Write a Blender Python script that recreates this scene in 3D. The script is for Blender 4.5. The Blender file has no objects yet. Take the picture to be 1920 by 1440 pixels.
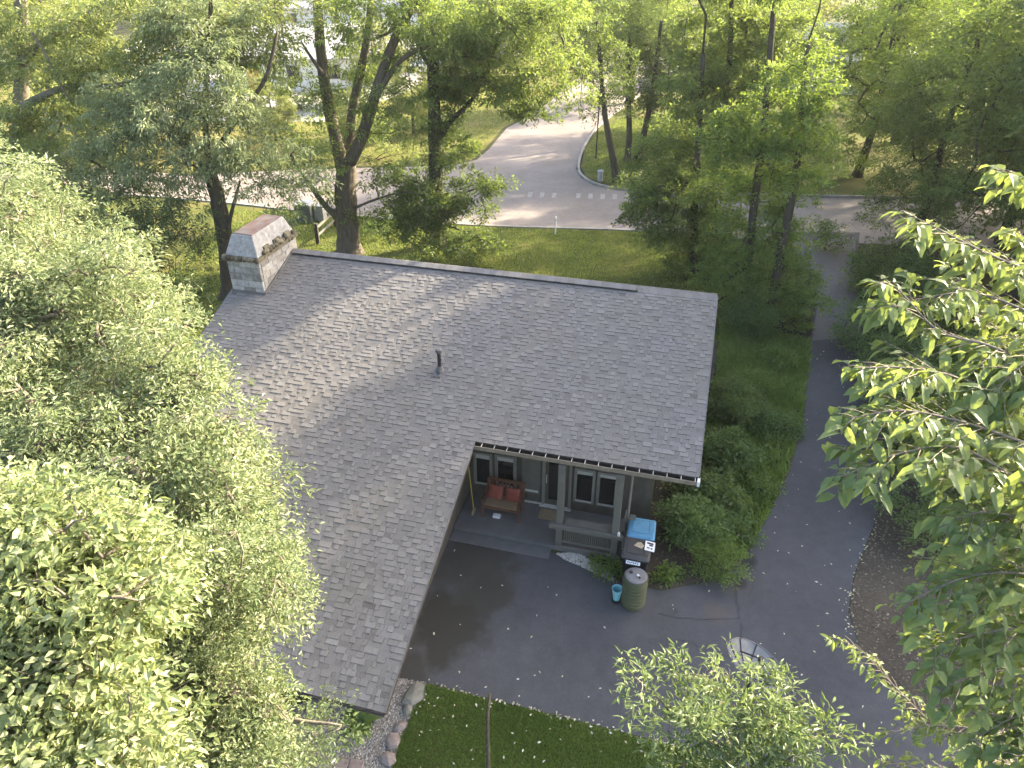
import bpy, bmesh, math, random
import numpy as np
from mathutils import Vector, Matrix
from mathutils.geometry import tessellate_polygon

# ------------------------------------------------------------------ camera / light
FPX, PITCH, CAMH = 1359.0, math.radians(32.8), 14.0
SUN_AZ, SUN_EL = math.radians(62), math.radians(24)
scene = bpy.context.scene
COL = scene.collection
cam_d = bpy.data.cameras.new("camera")
cam_d.sensor_width = 36.0
cam_d.lens = 36.0 * FPX / 1920.0
cam_d.clip_start = 0.1
cam_d.clip_end = 2000
cam = bpy.data.objects.new("camera", cam_d)
cam.location = (0, 0, CAMH)
cam.rotation_euler = (math.pi / 2 - PITCH, 0, 0)
COL.objects.link(cam)
scene.camera = cam

world = bpy.data.worlds.new("World")
scene.world = world
world.use_nodes = True
wn = world.node_tree
sky = wn.nodes.new("ShaderNodeTexSky")
sky.sky_type = 'NISHITA'
sky.sun_disc = False
sky.sun_elevation = SUN_EL
sky.sun_rotation = SUN_AZ
sky.dust_density = 4.0
sky.ozone_density = 0.4
sky.air_density = 0.8
bg = wn.nodes["Background"]
bg.inputs[1].default_value = 0.15
wn.links.new(sky.outputs[0], bg.inputs[0])

sun_d = bpy.data.lights.new("sun", 'SUN')
sun_d.energy = 4.4
sun_d.angle = math.radians(0.6)
sun_d.color = (1.0, 0.87, 0.66)
sun = bpy.data.objects.new("sun", sun_d)
sd = Vector((math.sin(SUN_AZ) * math.cos(SUN_EL), math.cos(SUN_AZ) * math.cos(SUN_EL), math.sin(SUN_EL)))
sun.rotation_euler = sd.to_track_quat('Z', 'Y').to_euler()
sun.location = (30, 25, 40)
COL.objects.link(sun)
vs = scene.view_settings
vs.view_transform = 'Standard'
vs.look = 'None'
vs.gamma = 1.0
vs.exposure = 2.58
scene.cycles.max_bounces = 6
scene.cycles.diffuse_bounces = 3
scene.cycles.glossy_bounces = 2
scene.cycles.transmission_bounces = 4
scene.cycles.transparent_max_bounces = 6

# ------------------------------------------------------------------ geometry of the view
SP, CP = math.sin(PITCH), math.cos(PITCH)
CAM = np.array([0, 0, CAMH])
RIGHT = np.array([1.0, 0, 0]); UPI = np.array([0, SP, CP]); FWD = np.array([0, CP, -SP])

def ray(x, y):
    a = (x - 960) / FPX; b = -(y - 720) / FPX
    return np.array([a, CP + b * SP, -SP + b * CP])
def at(x, y, depth): return CAM + ray(x, y) * depth
def atY(x, y, Y): r = ray(x, y); return CAM + r * (Y / r[1])
def gz(x, y, z=0.0): r = ray(x, y); return CAM + r * ((z - CAMH) / r[2])

HAZ = math.radians(14.7)
HU = np.array([math.cos(HAZ), -math.sin(HAZ), 0]); HV = np.array([math.sin(HAZ), math.cos(HAZ), 0])
ZE, SL = 3.0, 0.345                     # eave height, roof slope
HO = gz(890, 826, ZE) * [1, 1, 0]        # inner corner of the eave, on the ground
def W(a, b, z): return HO + HU * a + HV * b + np.array([0, 0, z])
KV = [-60, -14, -9.0, -8.0, -7.0, -6.0, -5.0, -4.0, -3.0, -2.0, -1.2, -0.6, 60]
KZ = [-1.55, -1.5, -1.38, -1.28, -1.12, -.93, -.74, -.55, -.36, -.17, -.05, 0.0, 0.0]
def gv(p): return float((np.array(p) - HO)[:2] @ HV[:2])
def gh(p): return float(np.interp(gv(p), KV, KZ))
def og(x, y, dz=0.0):
    z = 0.0
    for _ in range(25):
        p = gz(x, y, z); z = gh(p)
    return p + [0, 0, dz]

# ------------------------------------------------------------------ materials
def nt(name):
    m = bpy.data.materials.new(name); m.use_nodes = True
    t = m.node_tree
    return m, t, t.nodes["Principled BSDF"]
def coords(t, space='Object'):
    if space == 'World':
        g = t.nodes.new("ShaderNodeNewGeometry"); return g.outputs['Position']
    c = t.nodes.new("ShaderNodeTexCoord"); return c.outputs[space]
def noise(t, co, scale, detail=4, rough=.55):
    n = t.nodes.new("ShaderNodeTexNoise"); n.inputs['Scale'].default_value = scale
    n.inputs['Detail'].default_value = detail; n.inputs['Roughness'].default_value = rough
    t.links.new(co, n.inputs['Vector']); return n.outputs['Fac']
def ramp(t, fac, stops):
    r = t.nodes.new("ShaderNodeValToRGB"); e = r.color_ramp.elements
    while len(e) < len(stops): e.new(0.5)
    for el, (p, c) in zip(e, stops):
        el.position = p; el.color = (*c, 1) if len(c) == 3 else c
    t.links.new(fac, r.inputs[0]); return r.outputs[0]
def mixc(t, fac, a, b, mode='MIX'):
    m = t.nodes.new("ShaderNodeMix"); m.data_type = 'RGBA'; m.blend_type = mode
    for i, v in ((0, fac), (6, a), (7, b)):
        if isinstance(v, (int, float)): m.inputs[i].default_value = v
        elif isinstance(v, tuple): m.inputs[i].default_value = (*v, 1)
        else: t.links.new(v, m.inputs[i])
    return m.outputs[2]
def bump(t, b, fac, strength, dist=.02):
    n = t.nodes.new("ShaderNodeBump"); n.inputs['Strength'].default_value = strength
    n.inputs['Distance'].default_value = dist
    t.links.new(fac, n.inputs['Height']); t.links.new(n.outputs[0], b.inputs['Normal'])
def attr(t, name):
    a = t.nodes.new("ShaderNodeAttribute"); a.attribute_name = name; return a.outputs['Fac']
def math_(t, op, a, b=None):
    m = t.nodes.new("ShaderNodeMath"); m.operation = op
    for i, v in enumerate((a, b)):
        if v is None: continue
        if isinstance(v, (int, float)): m.inputs[i].default_value = v
        else: t.links.new(v, m.inputs[i])
    return m.outputs[0]

def plain(name, c1, c2=None, scale=6.0, rough=.7, bmp=.25, metal=0.0, spec=.4, space='Object', fine=60):
    m, t, b = nt(name)
    c2 = c2 or tuple(x * .72 for x in c1)
    co = coords(t, space)
    n1 = noise(t, co, scale); n2 = noise(t, co, fine, 3)
    f = math_(t, 'ADD', math_(t, 'MULTIPLY', n1, .7), math_(t, 'MULTIPLY', n2, .3))
    c = ramp(t, f, [(.35, c2), (.65, c1)])
    t.links.new(c, b.inputs['Base Color'])
    b.inputs['Roughness'].default_value = rough; b.inputs['Metallic'].default_value = metal
    b.inputs['Specular IOR Level'].default_value = spec
    if bmp: bump(t, b, n2, bmp, .01)
    return m

def leafmat(name, dark, mid, light, trans=(.22, .32, .03), tw=.4, rough=.5, under=None):
    """leaf: colour by per-leaf tone, paler underside, light passes through"""
    m, t, b = nt(name)
    tone = attr(t, "tone")
    g = t.nodes.new("ShaderNodeObjectInfo")
    tt = math_(t, 'ADD', tone, math_(t, 'MULTIPLY', math_(t, 'SUBTRACT', g.outputs['Random'], .5), .12))
    c = ramp(t, tt, [(.08, dark), (.5, mid), (.92, light)])
    if under:
        geo = t.nodes.new("ShaderNodeNewGeometry")
        c = mixc(t, math_(t, 'MULTIPLY', geo.outputs['Backfacing'], .6), c, under)
    t.links.new(c, b.inputs['Base Color'])
    b.inputs['Roughness'].default_value = rough; b.inputs['Specular IOR Level'].default_value = .35
    tr = t.nodes.new("ShaderNodeBsdfTranslucent")
    tc = mixc(t, tt, tuple(x * .7 for x in trans), tuple(min(1, x * 1.3) for x in trans))
    t.links.new(tc, tr.inputs[0])
    mx = t.nodes.new("ShaderNodeMixShader"); mx.inputs[0].default_value = tw
    t.links.new(b.outputs[0], mx.inputs[1]); t.links.new(tr.outputs[0], mx.inputs[2])
    t.links.new(mx.outputs[0], t.nodes["Material Output"].inputs[0])
    return m

M = {}
M['leaf_maple'] = leafmat('pale maple leaf', (.07, .108, .042), (.155, .20, .09), (.36, .37, .20), (.31, .37, .13), .36, .5, (.23, .26, .17))
M['leaf_big'] = leafmat('broad yellow green leaf', (.095, .135, .048), (.20, .24, .10), (.42, .425, .235), (.35, .40, .13), .37, .5)
M['leaf_cherry'] = leafmat('cherry leaf', (.07, .115, .045), (.13, .185, .07), (.25, .28, .12), (.34, .41, .08), .42, .55, (.17, .22, .12))
M['leaf_willow'] = leafmat('narrow leaf', (.075, .115, .037), (.15, .195, .068), (.29, .30, .13), (.34, .39, .09), .42, .45)
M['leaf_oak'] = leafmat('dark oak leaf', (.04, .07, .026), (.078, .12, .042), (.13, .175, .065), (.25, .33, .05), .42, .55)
M['leaf_mid'] = leafmat('mid green leaf', (.05, .085, .03), (.092, .145, .048), (.17, .21, .075), (.28, .36, .06), .44, .55)
M['leaf_lime'] = leafmat('lime green leaf', (.055, .10, .026), (.105, .17, .042), (.19, .235, .07), (.29, .39, .05), .45, .55)
M['leaf_far'] = leafmat('far yellow green leaf', (.07, .10, .035), (.13, .165, .055), (.23, .245, .10), (.33, .36, .08), .42, .55)
M['leaf_dark'] = leafmat('dark evergreen leaf', (.018, .036, .013), (.034, .06, .02), (.06, .09, .028), (.12, .18, .03), .25, .5)
M['leaf_shrub'] = leafmat('shrub leaf', (.045, .085, .026), (.09, .15, .045), (.16, .215, .07), (.22, .32, .045), .36, .5)
M['leaf_sage'] = leafmat('pale narrow leaf', (.06, .10, .035), (.12, .17, .065), (.24, .27, .13), (.24, .31, .08), .32, .45)
M['grass'] = leafmat('grass blade', (.08, .115, .028), (.14, .185, .045), (.27, .26, .10), (.24, .31, .05), .4, .65)
M['cover'] = leafmat('fresh green blade', (.075, .125, .025), (.135, .20, .042), (.25, .29, .085), (.22, .32, .04), .4, .6)
M['litter'] = leafmat('leaf litter', (.08, .065, .042), (.16, .13, .085), (.40, .35, .24), (.2, .15, .06), .1, .7)
M['fallen'] = leafmat('fallen leaf', (.35, .32, .18), (.5, .47, .33), (.7, .68, .55), (.4, .35, .2), .1, .7)

def bark(name, c1, c2):
    m, t, b = nt(name)
    co = coords(t)
    mp = t.nodes.new("ShaderNodeMapping"); mp.inputs['Scale'].default_value = (1, 1, .18)
    t.links.new(co, mp.inputs[0])
    n = noise(t, mp.outputs[0], 14, 6, .65); n2 = noise(t, co, 1.2, 3)
    c = ramp(t, n, [(.3, c2), (.7, c1)])
    c = mixc(t, math_(t, 'MULTIPLY', n2, .35), c, (.07, .08, .045))
    t.links.new(c, b.inputs['Base Color']); b.inputs['Roughness'].default_value = .9
    b.inputs['Specular IOR Level'].default_value = .2
    bump(t, b, n, .9, .03)
    return m
M['bark'] = bark('grey brown bark', (.17, .135, .10), (.06, .048, .036))
M['bark_dark'] = bark('dark bark', (.09, .072, .055), (.035, .028, .022))
M['bark_pale'] = bark('pale grey bark', (.26, .22, .17), (.12, .10, .08))

# --- ground materials
def m_lawn(name, a, b_, c_):
    m, t, b = nt(name)
    co = coords(t, 'World')
    n1 = noise(t, co, .45, 5); n2 = noise(t, co, 9, 5, .7); n3 = noise(t, co, 60, 3)
    f = math_(t, 'ADD', math_(t, 'MULTIPLY', n1, .5), math_(t, 'ADD', math_(t, 'MULTIPLY', n2, .3), math_(t, 'MULTIPLY', n3, .2)))
    t.links.new(ramp(t, f, [(.36, a), (.5, b_), (.64, c_)]), b.inputs['Base Color'])
    b.inputs['Roughness'].default_value = .95; b.inputs['Specular IOR Level'].default_value = .1
    bump(t, b, n3, .8, .03)
    return m
M['lawn'] = m_lawn('lawn', (.055, .072, .018), (.095, .105, .026), (.16, .13, .05))
M['lawn_dry'] = m_lawn('drier lawn', (.07, .085, .02), (.13, .125, .035), (.21, .165, .07))
M['floor'] = m_lawn('woodland floor', (.03, .04, .014), (.055, .062, .024), (.09, .072, .038))
M['mulch'] = m_lawn('mulch', (.04, .034, .026), (.075, .062, .047), (.13, .105, .078))

def m_asphalt(name, lo, hi, stain=False):
    m, t, b = nt(name)
    co = coords(t, 'World')
    n1 = noise(t, co, .35, 6, .6); n2 = noise(t, co, 3.0, 6, .75); n3 = noise(t, co, 90, 3, .7); n5 = noise(t, co, 22, 4, .7)
    f = math_(t, 'ADD', math_(t, 'ADD', math_(t, 'MULTIPLY', n1, .45), math_(t, 'MULTIPLY', n2, .35)), math_(t, 'MULTIPLY', n5, .2))
    c = ramp(t, f, [(.40, lo), (.60, hi)])
    c = mixc(t, math_(t, 'MULTIPLY', ramp(t, n3, [(.5, (0, 0, 0)), (.75, (1, 1, 1))]), .25), c, tuple(x * 2.2 for x in hi))
    rough = .82
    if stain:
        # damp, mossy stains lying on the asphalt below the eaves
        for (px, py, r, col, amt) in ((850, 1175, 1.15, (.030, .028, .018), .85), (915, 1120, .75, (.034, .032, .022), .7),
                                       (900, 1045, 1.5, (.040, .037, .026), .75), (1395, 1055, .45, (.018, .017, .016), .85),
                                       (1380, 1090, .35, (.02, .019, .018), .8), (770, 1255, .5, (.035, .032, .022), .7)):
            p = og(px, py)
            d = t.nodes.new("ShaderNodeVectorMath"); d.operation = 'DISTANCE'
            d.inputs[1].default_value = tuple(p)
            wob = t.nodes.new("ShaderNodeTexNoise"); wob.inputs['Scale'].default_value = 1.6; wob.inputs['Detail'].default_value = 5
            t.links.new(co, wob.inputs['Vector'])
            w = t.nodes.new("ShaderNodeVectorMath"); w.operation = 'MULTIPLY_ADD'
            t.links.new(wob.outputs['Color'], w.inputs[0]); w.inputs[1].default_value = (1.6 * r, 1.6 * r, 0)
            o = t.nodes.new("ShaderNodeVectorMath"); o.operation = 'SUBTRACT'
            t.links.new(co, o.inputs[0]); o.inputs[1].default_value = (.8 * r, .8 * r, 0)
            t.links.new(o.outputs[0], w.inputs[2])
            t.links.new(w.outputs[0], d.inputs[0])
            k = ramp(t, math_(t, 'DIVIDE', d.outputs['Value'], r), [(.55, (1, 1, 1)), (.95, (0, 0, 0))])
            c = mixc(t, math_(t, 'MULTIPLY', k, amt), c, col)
        p = og(1345, 1150)   # rusty sand patch
        d = t.nodes.new("ShaderNodeVectorMath"); d.operation = 'DISTANCE'; d.inputs[1].default_value = tuple(p)
        t.links.new(co, d.inputs[0])
        k = ramp(t, math_(t, 'ADD', d.outputs['Value'], math_(t, 'MULTIPLY', n2, .5)), [(.35, (1, 1, 1)), (.7, (0, 0, 0))])
        c = mixc(t, math_(t, 'MULTIPLY', k, .22), c, (.15, .10, .055))
    t.links.new(c, b.inputs['Base Color'])
    b.inputs['Roughness'].default_value = rough; b.inputs['Specular IOR Level'].default_value = .3
    bump(t, b, n3, .35, .01)
    return m
M['asphalt'] = m_asphalt('driveway asphalt', (.047, .046, .047), (.074, .072, .074), True)
M['asphalt_old'] = m_asphalt('worn asphalt', (.10, .095, .088), (.155, .14, .13))
M['road'] = m_asphalt('road asphalt', (.165, .138, .120), (.235, .20, .175))
M['concrete'] = plain('concrete', (.42, .40, .36), (.30, .28, .25), 1.5, .85, space='World')
M['kerb'] = plain('kerb concrete', (.36, .33, .29), (.22, .20, .17), 3, .9, space='World')
M['paint'] = plain('worn road paint', (.38, .35, .32), (.21, .18, .16), 6, .8, space='World', fine=30)
M['gravelbed'] = m_lawn('gravel bed', (.10, .085, .065), (.17, .145, .115), (.26, .23, .19))
# --- house
def m_shingle():
    m, t, b = nt('roof shingle')
    tone = attr(t, "tone"); co = coords(t, 'World')
    n = noise(t, co, 38, 4, .75); n1 = noise(t, co, .5, 4); n4 = noise(t, co, 5, 3, .6)
    f = math_(t, 'ADD', tone, math_(t, 'MULTIPLY', math_(t, 'SUBTRACT', n, .5), 1.0))
    f = math_(t, 'ADD', f, math_(t, 'MULTIPLY', math_(t, 'SUBTRACT', n4, .5), .45))
    c = ramp(t, f, [(.05, (.088, .080, .071)), (.35, (.142, .132, .121)), (.7, (.186, .175, .163)), (.97, (.228, .216, .203))])
    c = mixc(t, math_(t, 'MULTIPLY', ramp(t, n1, [(.45, (0, 0, 0)), (.7, (1, 1, 1))]), .28), c, (.165, .148, .118))
    c = mixc(t, math_(t, 'MULTIPLY', ramp(t, n4, [(.5, (0, 0, 0)), (.7, (1, 1, 1))]), .35), c, (.135, .118, .098))
    t.links.new(c, b.inputs['Base Color']); b.inputs['Roughness'].default_value = .95
    b.inputs['Specular IOR Level'].default_value = .15
    bump(t, b, n, .4, .006)
    return m
M['shingle'] = m_shingle()
M['felt'] = plain('roof underlay', (.06, .058, .055))
M['trim'] = plain('grey brown trim paint', (.135, .128, .108), (.105, .10, .085), 5, .65)
M['siding'] = plain('brown siding stain', (.085, .076, .060), (.062, .055, .043), 5, .75)
M['siding_l'] = plain('lighter siding panel', (.125, .118, .10), (.09, .085, .07), 5, .75)
M['soffit'] = plain('dark soffit', (.055, .045, .038), None, 4, .8)
M['frame'] = plain('grey window frame', (.19, .18, .155), (.15, .14, .12), 5, .6)
M['sill'] = plain('pale window sill', (.48, .47, .43), (.38, .37, .33), 8, .6)
M['blind'] = plain('pale blind', (.42, .41, .37), (.34, .33, .30), 10, .8)
m, t, b = nt('window glass'); b.inputs['Base Color'].default_value = (.012, .014, .015, 1); b.inputs['Roughness'].default_value = .06
b.inputs['Specular IOR Level'].default_value = .7; M['glass'] = m
M['drip'] = plain('dull drip edge', (.14, .135, .125), None, 6, .7)
M['gutter'] = plain('dark gutter', (.035, .033, .03), (.02, .019, .017), 4, .5)
M['gutter_lip'] = plain('gutter lip', (.24, .20, .15), (.16, .13, .10), 8, .5)
M['bracket'] = plain('pale gutter bracket', (.55, .52, .45), None, 8, .5)
M['deck'] = plain('grey deck paint', (.125, .122, .118), (.095, .092, .088), 3, .7)
M['brick'] = None
def m_block(name, a, b_, c_):
    m, t, b = nt(name)
    co = coords(t, 'World')
    tone = t.nodes.new("ShaderNodeObjectInfo").outputs['Random']
    n = noise(t, co, 7, 6, .7); n2 = noise(t, co, 45, 3)
    f = math_(t, 'ADD', math_(t, 'MULTIPLY', n, .7), math_(t, 'MULTIPLY', tone, .25))
    c = ramp(t, f, [(.3, a), (.48, b_), (.72, c_)])
    t.links.new(c, b.inputs['Base Color']); b.inputs['Roughness'].default_value = .9
    bump(t, b, n2, .6, .012)
    return m
M['block'] = m_block('weathered whitewashed block', (.15, .135, .115), (.29, .275, .25), (.44, .425, .395))
M['mortar'] = plain('grey mortar', (.24, .23, .20), None, 9, .95)
M['hood'] = m_block('weathered chimney hood', (.085, .077, .066), (.21, .20, .185), (.40, .39, .37))
M['mossstone'] = m_block('mossy corbel stone', (.045, .04, .022), (.10, .085, .05), (.22, .19, .13))
M['rust'] = plain('rusty plate', (.17, .085, .055), (.20, .18, .155), 3.5, .9)
M['black'] = plain('black plastic', (.018, .018, .019), None, 5, .5)
M['blacklid'] = plain('dusty black lid', (.05, .05, .052), (.03, .03, .03), 6, .6)
M['bluelid'] = plain('blue plastic lid', (.085, .25, .40), (.06, .18, .29), 7, .6)
M['olive'] = plain('olive plastic', (.085, .09, .045), (.06, .065, .032), 6, .6)
M['greylid'] = plain('grey plastic lid', (.16, .155, .16), (.10, .10, .10), 8, .6)
M['bucket'] = plain('pale blue plastic', (.22, .50, .53), (.16, .40, .44), 7, .45)
M['white'] = plain('white print stock', (.72, .72, .72), (.6, .6, .6), 9, .6)
M['ink'] = plain('dark ink', (.02, .02, .03), None, 9, .6)
M['cardboard'] = plain('tan cardboard', (.45, .36, .23), None, 9, .8)
M['wood'] = plain('bench wood', (.13, .06, .036), (.08, .038, .024), 9, .6)
M['woodseat'] = plain('tan bench slat', (.27, .19, .11), (.20, .135, .08), 9, .65)
M['cushion'] = plain('orange red cushion', (.26, .065, .042), (.17, .042, .03), 14, .9)
M['mat'] = plain('coir mat', (.26, .20, .12), (.18, .14, .08), 20, .95)
M['yellow'] = plain('yellow paint', (.48, .36, .05), None, 8, .5)
M['stone_p'] = plain('pinkish fieldstone', (.25, .205, .18), (.14, .11, .095), 6, .9)
M['stone_g'] = plain('grey green fieldstone', (.19, .18, .15), (.10, .10, .078), 6, .9)
M['cabinet'] = plain('grey green cabinet', (.10, .115, .11), (.075, .085, .08), 5, .6)
M['cabinet_l'] = plain('pale grey cabinet', (.38, .38, .37), None, 5, .6)
M['rail'] = plain('dark fence wood', (.05, .045, .035), None, 6, .85)
M['dish'] = plain('grey wire mesh', (.19, .20, .205), (.13, .14, .145), 7, .6, bmp=0, fine=3)
_t = M['dish'].node_tree; _tr = _t.nodes.new("ShaderNodeBsdfTransparent"); _mx = _t.nodes.new("ShaderNodeMixShader"); _mx.inputs[0].default_value = .22
_t.links.new(_t.nodes["Principled BSDF"].outputs[0], _mx.inputs[1]); _t.links.new(_tr.outputs[0], _mx.inputs[2]); _t.links.new(_mx.outputs[0], _t.nodes["Material Output"].inputs[0])
M['darkmetal'] = plain('dark metal', (.03, .03, .032), None, 8, .5)
M['whitewall'] = plain('white painted wall', (.74, .71, .67), (.64, .61, .57), 2, .8)
M['farroof'] = plain('pale grey far roof', (.42, .40, .39), (.32, .31, .30), 2, .9)
M['ochre'] = plain('ochre door', (.55, .33, .06), None, 4, .6)
M['greenpaint'] = plain('green awning', (.12, .30, .10), None, 4, .7)
M['pipe'] = plain('black vent pipe', (.02, .02, .021), None, 8, .5)
M['lead'] = plain('weathered flashing', (.15, .145, .14), (.07, .07, .068), 12, .7)
M['pebble'] = leafmat('pebble', (.12, .10, .08), (.27, .24, .20), (.52, .49, .44), (.1, .1, .1), 0.0, .9)

# ------------------------------------------------------------------ mesh helpers
def tag(o, label=None, cat=None, group=None, kind=None):
    if label: o['label'] = label
    if cat: o['category'] = cat
    if group: o['group'] = group
    if kind: o['kind'] = kind
    return o
def link(o, parent=None):
    COL.objects.link(o)
    if parent is not None: o.parent = parent
    return o
def empty(name, loc, rz=0.0):
    o = bpy.data.objects.new(name, None); o.location = tuple(loc); o.rotation_euler = (0, 0, rz)
    o.empty_display_size = .2
    return link(o)
def mesh_np(name, V, F, mat, tone=None, smooth=False):
    me = bpy.data.meshes.new(name)
    V = np.ascontiguousarray(V, dtype=np.float32); F = np.ascontiguousarray(F, dtype=np.int32)
    k = F.shape[1]
    me.vertices.add(len(V)); me.vertices.foreach_set('co', V.ravel())
    me.loops.add(F.size); me.loops.foreach_set('vertex_index', F.ravel())
    me.polygons.add(len(F)); me.polygons.foreach_set('loop_start', np.arange(0, F.size, k, dtype=np.int32))
    if tone is not None:
        a = me.attributes.new('tone', 'FLOAT', 'FACE'); a.data.foreach_set('value', np.asarray(tone, np.float32))
    me.update(calc_edges=True)
    me.polygons.foreach_set('use_smooth', np.full(len(F), smooth, bool))
    me.materials.append(M[mat])
    return me
class MB:
    """gathers small shapes for ONE part"""
    def __init__(s): s.v = []; s.f = []; s.t = []
    def add(s, vs_, fs, tone=.5):
        b = len(s.v); s.v += [tuple(map(float, p)) for p in vs_]
        for f in fs: s.f.append(tuple(i + b for i in f)); s.t.append(tone)
        return s
    def hexa(s, c, tone=.5):   # eight corners: 0-3 bottom loop, 4-7 top loop
        return s.add(c, [(3, 2, 1, 0), (4, 5, 6, 7), (0, 1, 5, 4), (1, 2, 6, 5), (2, 3, 7, 6), (3, 0, 4, 7)], tone)
    def box(s, x0, x1, y0, y1, z0, z1, tone=.5):
        return s.hexa([(x0, y0, z0), (x1, y0, z0), (x1, y1, z0), (x0, y1, z0), (x0, y0, z1), (x1, y0, z1), (x1, y1, z1), (x0, y1, z1)], tone)
    def bar(s, a, b, w, h=None, up=(0, 0, 1)):
        a = Vector(a); b = Vector(b); h = h or w
        d = (b - a).normalized(); u = Vector(up)
        x = d.cross(u)
        if x.length < 1e-4: x = d.cross(Vector((1, 0, 0)))
        x.normalize(); y = x.cross(d)
        c = []
        for p in (a, b):
            for sx, sy in ((-1, -1), (1, -1), (1, 1), (-1, 1)): c.append(p + x * (sx * w / 2) + y * (sy * h / 2))
        return s.hexa(c)
    def lathe(s, prof, n=24, c=(0, 0), cap=(True, True)):
        vs_ = []; fs = []
        for r, z in prof:
            for i in range(n):
                a = 2 * math.pi * i / n; vs_.append((c[0] + r * math.cos(a), c[1] + r * math.sin(a), z))
        for k in range(len(prof) - 1):
            for i in range(n):
                j = (i + 1) % n; fs.append((k * n + i, k * n + j, (k + 1) * n + j, (k + 1) * n + i))
        if cap[0]: fs.append(tuple(range(n - 1, -1, -1)))
        if cap[1]: fs.append(tuple((len(prof) - 1) * n + i for i in range(n)))
        return s.add(vs_, fs)
    def tube(s, pts, rad, n=8, bumpy=0.0, rng=None):
        pts = [Vector(tuple(p)) for p in pts]
        if not hasattr(rad, '__len__'): rad = [rad] * len(pts)
        vs_ = []; fs = []; x = None
        for i, p in enumerate(pts):
            d = (pts[min(i + 1, len(pts) - 1)] - pts[max(i - 1, 0)])
            d = d.normalized() if d.length > 1e-9 else Vector((0, 0, 1))
            if x is None:
                x = d.cross(Vector((0.3, 0.9, 0.2)))
                if x.length < 1e-3: x = d.cross(Vector((1, 0, 0)))
            x = (x - d * x.dot(d)).normalized(); y = d.cross(x)
            for k in range(n):
                a = 2 * math.pi * k / n; r = rad[i] * (1 + (rng.uniform(-bumpy, bumpy) if bumpy else 0))
                vs_.append(p + x * (math.cos(a) * r) + y * (math.sin(a) * r))
        for i in range(len(pts) - 1):
            for k in range(n):
                j = (k + 1) % n; fs.append((i * n + k, i * n + j, (i + 1) * n + j, (i + 1) * n + k))
        fs.append(tuple(range(n - 1, -1, -1))); fs.append(tuple((len(pts) - 1) * n + k for k in range(n)))
        return s.add(vs_, fs)
    def build(s, name, mat, parent=None, org=(0, 0, 0), smooth=False, bevel=0.0):
        me = bpy.data.meshes.new(name)
        o = np.array(org)
        me.from_pydata([tuple(np.array(p) - o) for p in s.v], [], s.f)
        a = me.attributes.new('tone', 'FLOAT', 'FACE'); a.data.foreach_set('value', np.array(s.t, np.float32))
        me.materials.append(M[mat])
        if smooth: me.polygons.foreach_set('use_smooth', np.ones(len(s.f), bool))
        ob = link(bpy.data.objects.new(name, me), parent)
        if parent is None: ob.location = tuple(org)
        if bevel:
            m_ = ob.modifiers.new('bevel', 'BEVEL'); m_.width = bevel; m_.segments = 2; m_.limit_method = 'ANGLE'
        return ob

def smooth_line(pts, n=6):
    """Catmull-Rom through points"""
    P = [np.array(p, float) for p in pts]
    P = [2 * P[0] - P[1]] + P + [2 * P[-1] - P[-2]]
    out = []
    for i in range(1, len(P) - 2):
        for k in range(n):
            t = k / n
            out.append(.5 * (2 * P[i] + (P[i + 1] - P[i - 1]) * t + (2 * P[i - 1] - 5 * P[i] + 4 * P[i + 1] - P[i + 2]) * t * t
                             + (-P[i - 1] + 3 * P[i] - 3 * P[i + 1] + P[i + 2]) * t ** 3))
    out.append(P[-2]); return out

def sheet(name, poly, dz, mat, label=None, kind='structure', terrain=True):
    """flat polygon (world xy) laid on the terrain"""
    bm = bmesh.new()
    vs_ = [bm.verts.new((p[0], p[1], 0)) for p in poly]
    f = bm.faces.new(vs_)
    bm.normal_update()
    if f.normal.z < 0: bmesh.ops.reverse_faces(bm, faces=[f])
    bmesh.ops.triangulate(bm, faces=bm.faces[:])
    if terrain:
        for k in KV[1:-1]:
            c = HO + HV * k
            bmesh.ops.bisect_plane(bm, geom=bm.verts[:] + bm.edges[:] + bm.faces[:], dist=1e-5, plane_co=tuple(c), plane_no=tuple(HV))
        for v in bm.verts: v.co.z = gh(v.co) + dz
    else:
        for v in bm.verts: v.co.z = dz
    me = bpy.data.meshes.new(name); bm.to_mesh(me); bm.free()
    me.materials.append(M[mat])
    o = link(bpy.data.objects.new(name, me)); o['kind'] = kind
    if label: o['label'] = label
    return o
def in_poly(px, py, poly):
    x = np.asarray(px); y = np.asarray(py); ins = np.zeros(x.shape, bool)
    n = len(poly)
    for i in range(n):
        x1, y1 = poly[i][:2]; x2, y2 = poly[(i + 1) % n][:2]
        c = ((y1 > y) != (y2 > y)) & (x < (x2 - x1) * (y - y1) / (y2 - y1 + 1e-12) + x1)
        ins ^= c
    return ins
def scatter(rng, poly, n):
    P = np.array([p[:2] for p in poly]); lo = P.min(0); hi = P.max(0); out = []
    got = 0
    while got < n:
        q = rng.uniform(lo, hi, (n * 2, 2)); q = q[in_poly(q[:, 0], q[:, 1], poly)]
        out.append(q); got += len(q)
        if len(q) == 0: break
    q = np.concatenate(out)[:n]
    z = np.interp((q - HO[:2]) @ HV[:2], KV, KZ)
    return np.c_[q, z]

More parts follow.
